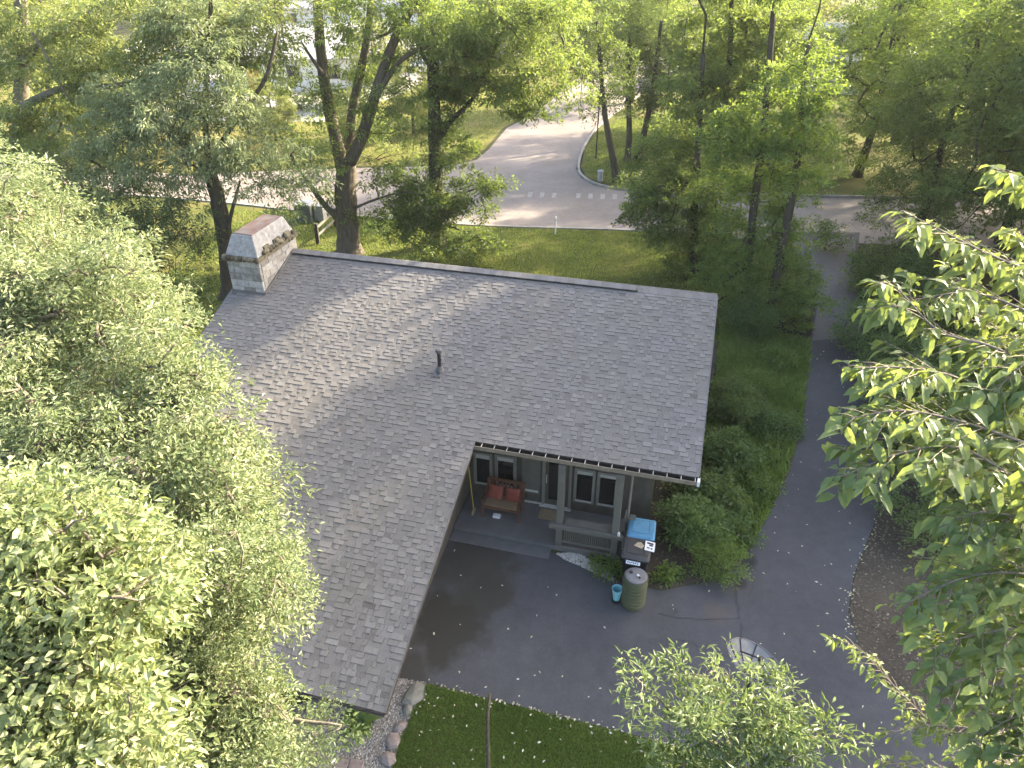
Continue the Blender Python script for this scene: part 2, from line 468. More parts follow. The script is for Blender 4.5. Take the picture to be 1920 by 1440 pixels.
# ------------------------------------------------------------------ leaves and trees
def unit(a): return a / (np.linalg.norm(a, axis=-1, keepdims=True) + 1e-9)
def leaf_frames(rng, O, D, L, K, size, spread=.35, hang=.3, droop=.25, flat=.8):
    N = len(O)
    O = np.repeat(O, K, 0); D = np.repeat(D, K, 0); L = np.repeat(L, K)
    k = np.tile(np.arange(K), N)
    t = (k + rng.uniform(0, 1, N * K)) / K
    up = np.array([0, 0, 1.0])
    S = unit(np.cross(D, up) + rng.normal(0, .05, D.shape)); T = np.cross(S, D)
    ph = k * 2.4 + rng.uniform(-.6, .6, N * K)
    R = S * np.cos(ph)[:, None] + T * np.sin(ph)[:, None] * .6
    B = O + D * (L * t)[:, None] + R * (L * spread * rng.uniform(0.05, 1, N * K) * (1.1 - t * .6))[:, None]
    B[:, 2] -= droop * L * t * t
    d = unit(D * .55 + R * .8 + up * (-hang) + rng.normal(0, .3, D.shape))
    nrm = up * flat + R * .35 + rng.normal(0, .45, D.shape)
    nrm = unit(nrm - d * (nrm * d).sum(1, keepdims=True))
    ln = size * rng.uniform(.45, 1.3, N * K)
    return B, d, nrm, ln
def leaf_mesh(B, d, nrm, ln, wid, rich=False, curl=.25):
    w = np.cross(d, nrm); n = len(B); l = ln[:, None]
    if not rich:
        V = np.empty((n, 4, 3)); h = wid * .5
        V[:, 0] = B; V[:, 1] = B + d * l * .45 + w * l * h + nrm * l * .08
        V[:, 2] = B + d * l - nrm * l * curl * .4; V[:, 3] = B + d * l * .45 - w * l * h + nrm * l * .08
        i = np.arange(n)[:, None] * 4
        F = np.concatenate([i + [0, 1, 2], i + [0, 2, 3]], 1).reshape(-1, 3)
        return V.reshape(-1, 3), F, 2
    V = np.empty((n, 8, 3)); h = wid * .5
    def mid(t, c): return B + d * l * t - nrm * l * c
    V[:, 0] = mid(0, 0); V[:, 1] = mid(.32, -.03); V[:, 2] = mid(.68, curl * .35); V[:, 3] = mid(1, curl)
    e = nrm * l * .07
    V[:, 4] = V[:, 1] + w * l * h + e; V[:, 5] = V[:, 2] + w * l * h * .86 + e
    V[:, 6] = V[:, 1] - w * l * h + e; V[:, 7] = V[:, 2] - w * l * h * .86 + e
    i = np.arange(n)[:, None] * 8
    F = np.concatenate([i + f for f in ([0, 4, 1], [0, 1, 6], [1, 4, 5], [1, 5, 2], [1, 2, 7], [1, 7, 6], [2, 5, 3], [2, 3, 7])], 1).reshape(-1, 3)
    return V.reshape(-1, 3), F, 8

def ell(cx, cy, rx, ry, Y=None, depth=None, thick=None):
    """ellipsoid of foliage standing where the given sight line meets distance Y (or depth)"""
    c = atY(cx, cy, Y) if Y is not None else at(cx, cy, depth)
    dp = float((c - CAM) @ FWD); s = dp / FPX
    th = thick if thick else .8 * .5 * (rx + ry) * s
    return c, np.array([RIGHT * rx * s, UPI * ry * s, FWD * th])
def ellw(c, rx, ry, rz): return np.array(c, float), np.diag([rx, ry, rz]).astype(float)

def fill_lobes(rng, ells, lobe_r, dens=1.0):
    """lobe centres spread through the ellipsoids, biased outward"""
    out = []; cen = []
    for c, A in ells:
        vol = np.prod(np.linalg.norm(A, axis=1))
        n = max(2, int(dens * vol * 1.1 / lobe_r ** 3))
        q = unit(rng.normal(0, 1, (n, 3))) * (rng.uniform(.15, 1, n) ** .45)[:, None]
        out.append(c + q @ A); cen.append(np.repeat(c[None], n, 0))
    return np.concatenate(out), np.concatenate(cen)

def make_crown(rng, ells, lobe_r, nspray, K, size, wid, L=.6, dens=1.0, hang=.3, droop=.25, flat=.8, spread=.4, rich=False, curl=.25, upbias=.15):
    lob, cen = fill_lobes(rng, ells, lobe_r, dens)
    n = len(lob)
    q = unit(rng.normal(0, 1, (n, nspray, 3)))
    q[..., 2] = np.abs(q[..., 2]) * .9 - .25 + .2 * q[..., 2]
    q = unit(q)
    lr = lobe_r * rng.uniform(.6, 1.1, (n, 1, 1))
    O = lob[:, None] + q * lr * (rng.uniform(.1, 1, (n, nspray, 1)) ** .6) * np.array([1, 1, .72])
    outw = unit(lob - cen + 1e-6)[:, None]
    D = unit(q * .8 + outw * .5 + np.array([0, 0, upbias]) + rng.normal(0, .25, q.shape))
    O = O.reshape(-1, 3); D = D.reshape(-1, 3)
    fr = leaf_frames(rng, O, D, L * rng.uniform(.6, 1.2, len(O)), K, size, spread, hang, droop, flat)
    tl = np.repeat(np.clip(rng.normal(.5, .14, n), 0, 1), nspray * K)
    tone = np.clip(tl + rng.normal(0, .2, len(tl)), 0, 1)
    return lob, O, fr, tone

def skeleton(rng, mb, nodes, lobes, rmin=.015, n=5, rmax=.12):
    """joins every lobe to the nearest piece of wood: a branch per lobe"""
    P = [np.array(p) for p in nodes]; par = {}
    todo = list(range(len(lobes)))
    A = np.array(P); dist = np.array([np.min(np.linalg.norm(A - lobes[i], axis=1)) for i in todo]) if todo else []
    near = np.array([int(np.argmin(np.linalg.norm(A - lobes[i], axis=1))) for i in todo]) if todo else []
    done = np.zeros(len(lobes), bool); cnt = {}
    order = []
    for _ in range(len(lobes)):
        j = int(np.argmin(np.where(done, 1e9, dist)))
        done[j] = True; k = len(P); P.append(lobes[j]); par[k] = int(near[j]); order.append(k)
        d2 = np.linalg.norm(lobes - lobes[j], axis=1)
        m_ = (d2 * 1.12 < dist) & ~done
        dist[m_] = d2[m_]; near[m_] = k
    cnt = {k: 1 for k in order}
    for k in reversed(order):
        if par[k] in cnt: cnt[par[k]] += cnt[k]
    for k in order:
        a = P[par[k]]; b_ = P[k]
        r0 = min(rmax, rmin * math.sqrt(cnt[k] + 1)); r1 = min(rmax, rmin * math.sqrt(cnt[k]))
        L_ = np.linalg.norm(b_ - a)
        mid = (a + b_) / 2 + rng.normal(0, .07 * L_, 3) + [0, 0, .06 * L_]
        mb.tube([a, mid, b_], [r0, (r0 + r1) / 2, r1 * .8], n)

def tree(name, label, cat, base, limbs, ells, mat, seed, lobe_r=.8, nspray=14, K=10, size=.12, wid=.5, L=.7, dens=1.0,
         barkm='bark', hang=.3, droop=.25, flat=.8, spread=.4, rich=False, curl=.25, upbias=.15, group=None,
         rmin=.015, rmax=.12, single=0, twigs=False, leafname='leaf'):
    rng = np.random.default_rng(seed); rr = random.Random(seed)
    base = np.array(base, float)
    root = empty(name, base); tag(root, label, cat, group)
    mb = MB(); nodes = []
    for pts, r0, r1 in limbs:
        sp = smooth_line(pts, 5); k = len(sp)
        rad = [r0 + (r1 - r0) * (i / (k - 1)) for i in range(k)]
        if pts[0][2] < base[2] + .3:           # flare at the root
            rad[0] *= 1.35; rad[1] *= 1.12
        mb.tube(sp, rad, 9 if r0 > .08 else 6, .07, rr)
        nodes += sp[k // 3:] if pts[0][2] < base[2] + .3 else sp[1:]
    lob, O, fr, tone = make_crown(rng, ells, lobe_r, nspray, K, size, wid, L, dens, hang, droop, flat, spread, rich, curl, upbias)
    skeleton(rng, mb, nodes, lob, rmin, 5, rmax)
    if twigs:
        nl = len(lob)
        for i in range(len(O)):
            if rr.random() < .35: mb.tube([lob[i // nspray], (lob[i // nspray] + O[i]) / 2 + rng.normal(0, .03, 3), O[i]], [rmin * .6, rmin * .45, rmin * .3], 3)
    mb.build('trunk', barkm, root, base, smooth=True)
    B, d, nrm, ln = fr
    keep = np.ones(len(B), bool)
    if single:
        dp = (B - CAM) @ FWD; X = 960 + FPX * (B - CAM)[:, 0] / dp; Yp = 720 - FPX * ((B - CAM) @ UPI) / dp
        vis = (dp > .5) & (X > 0) & (X < 1920) & (Yp > 0) & (Yp < 1440)
        sc = np.where(vis, ln / dp, -1); idx = np.argsort(-sc)[:single]
        single_leaves(rng, root, base, B[idx], d[idx], nrm[idx], ln[idx], wid, mat, curl, leafname)
        keep[idx] = False
    V, F, k = leaf_mesh(B[keep], d[keep], nrm[keep], ln[keep], wid, rich, curl)
    me = mesh_np('crown', V - base, F, mat, np.repeat(tone[keep], k))
    c = link(bpy.data.objects.new('crown', me), root)
    if single: c['kind'] = 'stuff'
    return root
LEAFCACHE = {}
def single_leaves(rng, root, base, B, d, nrm, ln, wid, mat, curl, leafname='leaf'):
    key = (mat, round(wid, 2), leafname)
    if key not in LEAFCACHE:
        vs_ = []
        for i in range(6):
            V, F, k = leaf_mesh(np.zeros((1, 3)), np.array([[0, 1.0, 0]]), np.array([[0, 0, 1.0]]), np.ones(1), wid * (.9 + .04 * i), True, curl * (.6 + .16 * i))
            vs_.append(mesh_np(leafname, V, F, mat, np.full(8, .3 + .08 * i)))
        LEAFCACHE[key] = vs_
    for i in range(len(B)):
        o = bpy.data.objects.new(leafname, LEAFCACHE[key][int(rng.integers(6))])
        w = np.cross(d[i], nrm[i])
        m_ = Matrix((( *(w * ln[i]), 0), (*(d[i] * ln[i]), 0), (*(nrm[i] * ln[i]), 0), (0, 0, 0, 1))).transposed()
        m_.translation = Vector(tuple(B[i] - base))
        COL.objects.link(o); o.parent = root; o.matrix_local = m_
def copy_tree(src, loc, rz, sc, label):
    r = src.copy(); COL.objects.link(r); r.location = tuple(loc); r.rotation_euler = (0, 0, rz); r.scale = (sc, sc, sc)
    r['label'] = label
    for ch in list(src.children):
        c = ch.copy(); COL.objects.link(c); c.parent = r
    return r

#PART2
# ------------------------------------------------------------------ ground, roads, lawns
def poly_px(pts): return [og(*p) for p in pts]
rngG = np.random.default_rng(5)
sheet('ground', [(-230, -60), (230, -60), (230, 330), (-230, 330)], 0.0, 'floor')
front_lawn = [(-45, 47.2), (-19, 41.6), (-12, 39.6), (-2.3, 37.4), (6.3, 36.6), (13.2, 35), (11.6, 27), (8, 23.5), (-14, 23.5), (-45, 30)]
sheet('lawn', front_lawn, .004, 'lawn')
main_road = [(-45, 47.5), (-19, 41.9), (-12, 39.9), (-2.3, 37.7), (6.3, 36.9), (14.0, 35.2), (20, 34.8), (45, 33), (45, 40.5), (17, 42.2), (9, 43.0), (6.4, 43.5), (5.1, 44.5),
             (4.4, 46), (4.25, 48), (4.8, 52), (6.0, 57), (7.6, 61.7), (12, 72), (22, 92), (12, 98), (5.5, 76), (1.8, 63.6), (-.4, 59), (-1.6, 53), (-2.4, 50.1), (-4, 48.7), (-14, 47.8), (-21, 46.5), (-45, 54)]
road = sheet('road', main_road, .008, 'road')
bulb = [(45, 41), (17, 42.5), (9, 43.3), (6.6, 43.8), (5.4, 44.75), (4.7, 46.1), (4.55, 48), (5.1, 52), (6.3, 57), (7.9, 61.6), (12.3, 71.8), (22, 91), (60, 80)]
sheet('lawn', bulb, .10, 'lawn')
far_lawn = [(-2.7, 50.3), (-1.9, 53), (-.7, 59), (1.5, 63.6), (5.0, 76), (9, 92), (-34, 92), (-60, 70), (-45, 54.5), (-21, 46.9), (-14, 48.2), (-4.2, 49.1)]
sheet('lawn', far_lawn, .012, 'lawn_dry')
sheet('forecourt', [(-40, 62), (-15, 61), (-9.5, 74), (-7, 96), (2, 128), (-55, 128)], .018, 'concrete')
def kerb(name, pts, w=.16, h=.13):
    mb = MB()
    P = smooth_line([(x, y, 0) for x, y in pts], 4)
    L_ = []; R_ = []
    for i, p in enumerate(P):
        d = P[min(i + 1, len(P) - 1)] - P[max(i - 1, 0)]; d /= np.linalg.norm(d) + 1e-9
        n = np.array([-d[1], d[0], 0]); L_.append(p + n * w / 2); R_.append(p - n * w / 2)
    for i in range(len(P) - 1):
        a, b_, c, d = L_[i], R_[i], R_[i + 1], L_[i + 1]
        up = np.array([0, 0, h])
        mb.add([a, b_, c, d, a + up, b_ + up * .93, c + up * .93, d + up], [(4, 5, 6, 7), (0, 4, 7, 3), (1, 2, 6, 5)])
    o = mb.build(name, 'kerb'); o['kind'] = 'structure'; return o
kerb('kerb', [(45, 40.75), (17, 42.35), (9, 43.15), (6.5, 43.65), (5.25, 44.62), (4.55, 46.05), (4.4, 48), (4.95, 52), (6.15, 57), (7.75, 61.65), (12.15, 71.9)])
kerb('kerb', [(-45, 47.35), (-19, 41.75), (-12, 39.75), (-2.3, 37.55), (6.3, 36.75), (11.5, 35.7)], .14, .07)
# crosswalk bars, worn
for i in range(9):
    x = .9 + i * .72; y = 42.75 - i * .05
    mb = MB(); mb.add([(x, y - .55, .013), (x + .26, y - .55, .013), (x + .36, y + .35, .013), (x + .10, y + .35, .013)], [(0, 1, 2, 3)])
    if i not in (3,): mb.build('crosswalk_bar', 'paint', road)
# driveway
drive_px = [(1478, 436), (1500, 500), (1532, 560), (1518, 650), (1507, 790), (1482, 880), (1432, 985), (1392, 1055), (1335, 1090), (1240, 1108), (1165, 1092),
            (1110, 1068), (1050, 1040), (845, 1003), (700, 990), (640, 1200), (740, 1272), (795, 1280), (1190, 1379), (1420, 1445), (1500, 1530), (2050, 1560), (1860, 1425), (1700, 1335),
            (1612, 1220), (1590, 1150), (1600, 1080), (1640, 980), (1668, 860), (1655, 740), (1628, 640), (1612, 560), (1606, 500), (1612, 436)]
drive = poly_px(drive_px)
drv = sheet('driveway', drive, .012, 'asphalt')
ap = sheet('driveway_apron', poly_px([(1484, 455), (1503, 505), (1534, 562), (1522, 640), (1625, 630), (1610, 556), (1603, 500), (1604, 445)]), .020, 'asphalt_old')
def ribbon(name, pts, w, mat, parent, dz, rng):
    mb = MB(); P = smooth_line([og(*p, dz) for p in pts], 6); prev = None
    for i, p in enumerate(P):
        d = P[min(i + 1, len(P) - 1)] - P[max(i - 1, 0)]; n = np.array([-d[1], d[0], 0]); n /= np.linalg.norm(n) + 1e-9
        ww = w * rng.uniform(.35, 1.1); j = rng.normal(0, .02, 3) * [1, 1, 0]
        cur = (p + n * ww / 2 + j, p - n * ww / 2 + j)
        if prev: mb.add([prev[0], prev[1], cur[1], cur[0]], [(0, 1, 2, 3)])
        prev = cur
    return mb.build(name, mat, parent)
for pts, w in (([(1372, 1075), (1378, 1110), (1386, 1150), (1391, 1205)], .07), ([(1236, 1152), (1290, 1160), (1340, 1162), (1386, 1162)], .035),
               ([(1268, 1200), (1290, 1204), (1312, 1214)], .05), ([(1258, 1120), (1268, 1150)], .04), ([(1500, 1110), (1520, 1140), (1545, 1150)], .03),
               ([(1395, 1070), (1412, 1090), (1404, 1120)], .05)):
    ribbon('crack', pts, w, 'darkmetal', drv, .016, rngG)
near_lawn = poly_px([(800, 1283), (1190, 1381), (1420, 1448), (1500, 1535), (1300, 1800), (690, 1800), (735, 1440), (752, 1385), (775, 1330)])
sheet('lawn', near_lawn, .008, 'lawn')
gravel = poly_px([(700, 1262), (743, 1270), (800, 1281), (776, 1330), (752, 1385), (735, 1440), (690, 1700), (330, 1700), (420, 1380)])
sheet('gravel_bed', gravel, .006, 'gravelbed')
bed = poly_px([(1216, 986), (1168, 1050), (1165, 1090), (1240, 1106), (1335, 1088), (1392, 1053), (1432, 983), (1482, 878), (1507, 788), (1518, 650), (1530, 560), (1440, 545), (1345, 640), (1250, 800)])
sheet('planting_bed', bed, .008, 'mulch')
bed_r = poly_px([(1614, 1221), (1592, 1150), (1602, 1080), (1642, 980), (1670, 860), (1800, 850), (2100, 1000), (2200, 1560), (2040, 1550), (1860, 1423), (1702, 1334)])
sheet('planting_bed', bed_r, .008, 'mulch')

def stuff_leaves(name, label, pts, size, wid, mat, rng, tone=.5, lift=.02, flat=1.6, upright=0.0, ts=.18):
    n = len(pts); d = rng.normal(0, 1, (n, 3)); d[:, 2] = rng.normal(upright, .15, n); d = unit(d)
    nrm = rng.normal(0, .35, (n, 3)) + [0, 0, flat]; nrm = unit(nrm - d * (nrm * d).sum(1, keepdims=True))
    B = pts + np.c_[np.zeros((n, 2)), rng.uniform(.004, lift, n)]
    V, F, k = leaf_mesh(B, d, nrm, size * rng.uniform(.6, 1.3, n), wid)
    o = link(bpy.data.objects.new(name, mesh_np(name, V, F, mat, np.repeat(np.clip(rng.normal(tone, ts, n), 0, 1), k))))
    return tag(o, label, None, None, 'stuff')
def grass(name, label, poly, n, h, rng, tone=.45, dz=.008, w=.25, mat='grass'):
    p = scatter(rng, poly, n); n = len(p); p[:, 2] += dz
    # clumpy lightness over the lawn
    cl = .5 + .5 * np.sin(p[:, 0] * 1.3 + 1.7 * np.sin(p[:, 1] * .9)) * np.sin(p[:, 1] * 1.1 + p[:, 0] * .4)
    a = rng.uniform(0, 6.28, n); s = np.c_[np.cos(a), np.sin(a), np.zeros(n)]
    hh = h * rng.uniform(.5, 1.3, n)[:, None]
    lean = rng.normal(0, .45, (n, 3)) * [1, 1, 0]
    V = np.empty((n, 3, 3)); V[:, 0] = p - s * hh * w / 2; V[:, 1] = p + s * hh * w / 2; V[:, 2] = p + hh * (lean + [0, 0, 1])
    F = np.arange(n * 3).reshape(-1, 3)
    o = link(bpy.data.objects.new(name, mesh_np(name, V.reshape(-1, 3), F, mat, np.clip(tone + .3 * (cl - .5) + rng.normal(0, .17, n), 0, 1))))
    return tag(o, label, None, None, 'stuff')
vis_near = poly_px([(800, 1283), (1190, 1381), (1420, 1448), (1420, 1500), (720, 1500), (735, 1440), (752, 1385), (775, 1330)])
grass('lawn_grass', 'mown green grass of the small lawn below the driveway', vis_near, 70000, .06, rngG, .5, mat='cover')
grass('lawn_grass', 'shaded green lawn grass between the roof ridge and the road', [(-16, 40), (-12, 39.5), (-2.3, 37.3), (6.3, 36.5), (13, 35), (11.4, 27), (-16, 25)], 90000, .10, rngG, .52, .008, .35)
grass('lawn_grass', 'sunlit green grass on the far street corner', [(17, 42.6), (6.7, 43.9), (5.4, 45), (4.8, 48), (5.3, 52), (6.6, 57), (9, 62), (20, 60)], 40000, .11, rngG, .6, .10, .4)
grass('lawn_grass', 'pale dry grass left of the side street', [(-2.8, 50.5), (-.9, 59), (1.2, 63.6), (4, 76), (-20, 76), (-20, 50), (-14, 48.4)], 40000, .11, rngG, .8, .012, .4)
bed_low = poly_px([(1300, 900), (1290, 960), (1330, 1060), (1392, 1050), (1430, 985), (1480, 878), (1505, 788), (1515, 660), (1345, 690)])
grass('bed_groundcover', 'dense green groundcover between the house and the driveway', bed_low, 15000, .16, rngG, .55, .01, .5, 'cover')
grass('bed_groundcover', 'green groundcover under the slender trees by the driveway', poly_px([(1345, 690), (1515, 700), (1517, 640), (1440, 620), (1350, 600)]), 9000, .17, rngG, .55, .01, .5, 'cover')
# leaf litter and fallen leaves
stuff_leaves('leaf_litter', 'brown leaf litter on the bed right of the driveway', scatter(rngG, bed_r, 9000), .075, .6, 'litter', rngG, .38)
stuff_leaves('leaf_litter', 'brown leaf litter on the bed beside the house', scatter(rngG, bed, 3500), .07, .6, 'litter', rngG, .3)
stuff_leaves('fallen_leaves', 'scattered small pale fallen leaves on the driveway', np.concatenate([scatter(rngG, drive, 190)]) + [0, 0, .012], .07, .55, 'fallen', rngG, .45)
stuff_leaves('fallen_leaves', 'pale fallen leaves lying on the lawn below the driveway', scatter(rngG, vis_near, 75) + [0, 0, .05], .075, .55, 'fallen', rngG, .55)
edge = np.array([og(*p) for p in smooth_line([(800, 1281), (1000, 1330), (1190, 1378), (1400, 1440)], 60)]); edge += rngG.normal(0, .05, edge.shape) * [1, 1, 0] + [0, 0, .012]
stuff_leaves('fallen_leaves', 'line of pale fallen leaves along the lawn edge', edge[rngG.uniform(0, 1, len(edge)) < .6], .07, .55, 'fallen', rngG, .4)
edge = np.array([og(*p) for p in smooth_line([(1606, 1215), (1590, 1150), (1603, 1080), (1640, 985), (1666, 870)], 60)]); edge += rngG.normal(0, .07, edge.shape) * [1, 1, 0] + [0, 0, .012]
stuff_leaves('fallen_leaves', 'pale fallen leaves along the right driveway edge', edge[rngG.uniform(0, 1, len(edge)) < .3] + rngG.normal(0, .08, (int(0), 3)).sum(0), .07, .55, 'fallen', rngG, .35)
def pebbles(name, label, poly, n, r, rng, tone=.5):
    p = scatter(rng, poly, n); n = len(p); rr = r * rng.uniform(.5, 1.3, n)
    V = np.empty((n, 5, 3)); a0 = rng.uniform(0, 6.28, n)
    for k in range(4):
        a = a0 + k * 1.57 + rng.uniform(-.4, .4, n)
        V[:, k] = p + np.c_[np.cos(a) * rr, np.sin(a) * rr, np.full(n, .004)]
    V[:, 4] = p + np.c_[rng.normal(0, .3, (n, 2)) * rr[:, None], rr * 1.1]
    i = np.arange(n)[:, None] * 5
    F = np.concatenate([i + f for f in ([0, 1, 4], [1, 2, 4], [2, 3, 4], [3, 0, 4])], 1).reshape(-1, 3)
    o = link(bpy.data.objects.new(name, mesh_np(name, V.reshape(-1, 3), F, 'pebble', np.repeat(np.clip(rng.normal(tone, .22, n), 0, 1), 4))))
    return tag(o, label, None, None, 'stuff')
pebbles('gravel', 'pale gravel along the low end of the roof', poly_px([(700, 1262), (743, 1270), (800, 1281), (776, 1330), (752, 1385), (735, 1440), (715, 1500), (520, 1500), (560, 1340)]), 16000, .022, rngG, .48)
pebbles('gravel', 'white gravel strip in front of the porch railing', poly_px([(1042, 1038), (1080, 1036), (1105, 1050), (1150, 1075), (1150, 1090), (1110, 1072), (1060, 1050)]), 1800, .03, rngG, .8)

# ------------------------------------------------------------------ house
house = empty('house', HO, -HAZ)
tag(house, 'brown single storey house with a large grey shingled roof and porch', 'house')
TH = math.atan(SL); CT, ST = math.cos(TH), math.sin(TH)
def rz(v): return ZE + v * SL
U0, U1, VR, VL = -9.0, 5.48, 5.68, -6.2
UF = -9.0
# roof deck: the slope towards the camera (L shaped), the far slope behind the ridge
mb = MB()
def slab(u0, u1, v0, v1, t=.07, z0=None):
    f = (lambda v: rz(v) - .012) if z0 is None else z0
    mb.hexa([(u0, v0, f(v0) - t), (u1, v0, f(v0) - t), (u1, v1, f(v1) - t), (u0, v1, f(v1) - t), (u0, v0, f(v0)), (u1, v0, f(v0)), (u1, v1, f(v1)), (u0, v1, f(v1))])
slab(U0, U1, 0.0, VR); slab(U0, 0.0, VL, 0.0)
slab(U0, U1, VR, VR + 3.0, .07, lambda v: rz(VR) - .012 - (v - VR) * .75)
roof = mb.build('roof', 'felt', house)
for a, b_ in (((U1, -.01), (U1, VR)), ((0.0, VL), (0.0, -.01)), ((U0 - .03, VL), (U0 - .03, VR))):
    mb = MB(); mb.bar((a[0] + .012, a[1], rz(a[1]) - .055), (b_[0] + .012, b_[1], rz(b_[1]) - .055), .03, .09); mb.build('fascia', 'soffit', roof)
mb = MB(); mb.bar((U0, VL - .012, rz(VL) - .055), (0, VL - .012, rz(VL) - .055), .03, .09); mb.build('fascia', 'soffit', roof)
for a, b_ in (((U1 - .02, 0), (U1 - .02, VR)), ((-.02, VL), (-.02, 0))):
    mb = MB(); mb.bar((a[0] + .03, a[1], rz(a[1]) + .004), (b_[0] + .03, b_[1], rz(b_[1]) + .004), .03, .016); mb.build('drip_edge', 'drip', roof)
# shingles
rs = random.Random(11); EXP = .128
tabs = []
ncourse = int((VR - VL) / CT / EXP) + 1
for c in range(ncourse):
    s0 = VL / CT + c * EXP
    vmid = (s0 + EXP * .5) * CT
    u = U0 + rs.uniform(-.2, 0); uend = U1 if vmid > -.0 else 0.0
    raised = rs.random() < .5
    while u < uend - .02:
        w = rs.choice((.08, .11, .14, .18, .23, .29)) * rs.uniform(.92, 1.08)
        a, b_ = max(u, U0), min(u + w, uend)
        if uend - b_ < .06: b_ = uend
        if b_ - a > .03:
            tone = min(1, max(0, (.56 if raised else .47) + rs.gauss(0, .08)))
            if rs.random() < .04: tone *= .65
            tabs.append((a, b_, s0, (.016 if raised else .005), tone))
        u = b_ if b_ > u else u + w
        raised = (not raised) if rs.random() < .8 else raised
def tab_verts(w, th, ex=EXP + .03):
    # wedge: thick at the butt, vanishing under the next course; local x along the eave, y up the slope, z out of the roof
    return [(.003, 0, 0), (w - .003, 0, 0), (w - .003, 0, th), (.003, 0, th), (w - .003, ex, .003), (.003, ex, .003), (w - .003, ex, 0), (.003, ex, 0)]
TABF = [(0, 1, 2, 3), (3, 2, 4, 5), (1, 6, 4, 2), (0, 3, 5, 7)]
Mroof = Matrix(((1, 0, 0, 0), (0, CT, -ST, 0), (0, ST, CT, ZE), (0, 0, 0, 1)))
def tab_dist(t):
    p = W(*(Mroof @ Vector(((t[0] + t[1]) / 2, t[2], 0)))); d = p - CAM; dp = d @ FWD
    x = 960 + FPX * d[0] / dp; y = 720 - FPX * (d @ UPI) / dp
    hidden = x < 560 + max(0, (y - 1100) * .05)
    return dp + (1000 if hidden else 0)
tabs.sort(key=tab_dist)
V = []; F = []; T = []
cache = {}
for i, (a, b_, s0, th, tone) in enumerate(tabs):
    if i < 300:
        key = (round((b_ - a) / .03), th, round(tone * 6))
        if key not in cache:
            w = max(.04, key[0] * .03)
            me = bpy.data.meshes.new('shingle'); me.from_pydata(tab_verts(w, th), [], TABF)
            at_ = me.attributes.new('tone', 'FLOAT', 'FACE'); at_.data.foreach_set('value', np.array([-.1] + [key[2] / 6] * 3, np.float32))
            me.materials.append(M['shingle']); cache[key] = me
        o = link(bpy.data.objects.new('shingle', cache[key]), roof)
        sx = (b_ - a) / max(.04, key[0] * .03)
        o.matrix_local = Mroof @ Matrix.Translation((a, s0, 0)) @ Matrix.Diagonal((sx, 1, 1, 1))
    else:
        k = len(V)
        for p in tab_verts(b_ - a, th):
            q = Mroof @ Vector((a + p[0], s0 + p[1], p[2])); V.append(tuple(q))
        for jf, f in enumerate(TABF): F.append(tuple(k + j for j in f)); T.append(tone if jf else -.1)
o = link(bpy.data.objects.new('shingles', mesh_np('shingles', np.array(V), np.array(F), 'shingle', T)), roof); o['kind'] = 'stuff'
# ridge vent and cap pieces
mb = MB()
mb.hexa([(-7.75, VR - .16, rz(VR - .16)), (3.25, VR - .16, rz(VR - .16)), (3.25, VR + .16, rz(VR - .16)), (-7.75, VR + .16, rz(VR - .16)),
         (-7.75, VR - .16, rz(VR - .16) + .06), (3.25, VR - .16, rz(VR - .16) + .06), (3.25, VR + .16, rz(VR - .16) + .06), (-7.75, VR + .16, rz(VR - .16) + .06)])
mb.build('ridge_vent', 'gutter', roof)
capm = {}
u = -7.8; k = 0
while u < U1 - .02:
    lift = .075 if u < 3.2 else .014
    w = min(.2, U1 - u); tn = k % 5
    key = (lift, tn, round(w, 2))
    if key not in capm:
        m2 = MB(); d = .17; zz = -d * SL
        m2.add([(0, -d, zz), (w - .004, -d, zz), (w - .004, 0, .012), (0, 0, .012), (w - .004, d, zz), (0, d, zz), (0, -d, zz - .012), (w - .004, -d, zz - .012)],
               [(0, 1, 2, 3), (3, 2, 4, 5), (6, 7, 1, 0)], [.45, .62, .75, .55, .68][tn])
        me = bpy.data.meshes.new('ridge_cap'); me.from_pydata(m2.v, [], m2.f)
        a_ = me.attributes.new('tone', 'FLOAT', 'FACE'); a_.data.foreach_set('value', np.array(m2.t, np.float32)); me.materials.append(M['shingle']); capm[key] = me
    o = link(bpy.data.objects.new('ridge_cap', capm[key]), roof); o.location = (u, VR, rz(VR) + lift + (k % 2) * .004)
    u += w; k += 1
# vent pipe
mb = MB(); vz = rz(1.92)
mb.lathe([(.05, vz - .05), (.05, vz + .58), (.052, vz + .58), (.052, vz + .60)], 14, (-1.56, 1.92)); vp = mb.build('vent_pipe', 'pipe', roof, smooth=False)
mb = MB(); mb.lathe([(.075, vz + .56), (.085, vz + .60), (.085, vz + .66), (.05, vz + .68)], 14, (-1.56, 1.92)); mb.build('vent_cap', 'lead', roof)
mb = MB(); mb.lathe([(.14, vz - .02), (.10, vz + .06), (.06, vz + .16)], 12, (-1.56, 1.92), (False, False))
for dx in (-.07, .06): mb.box(-1.56 + dx - .03, -1.56 + dx + .03, 1.66, 1.86, rz(1.76) + .012, rz(1.76) + .03)
mb.build('flashing', 'lead', roof)
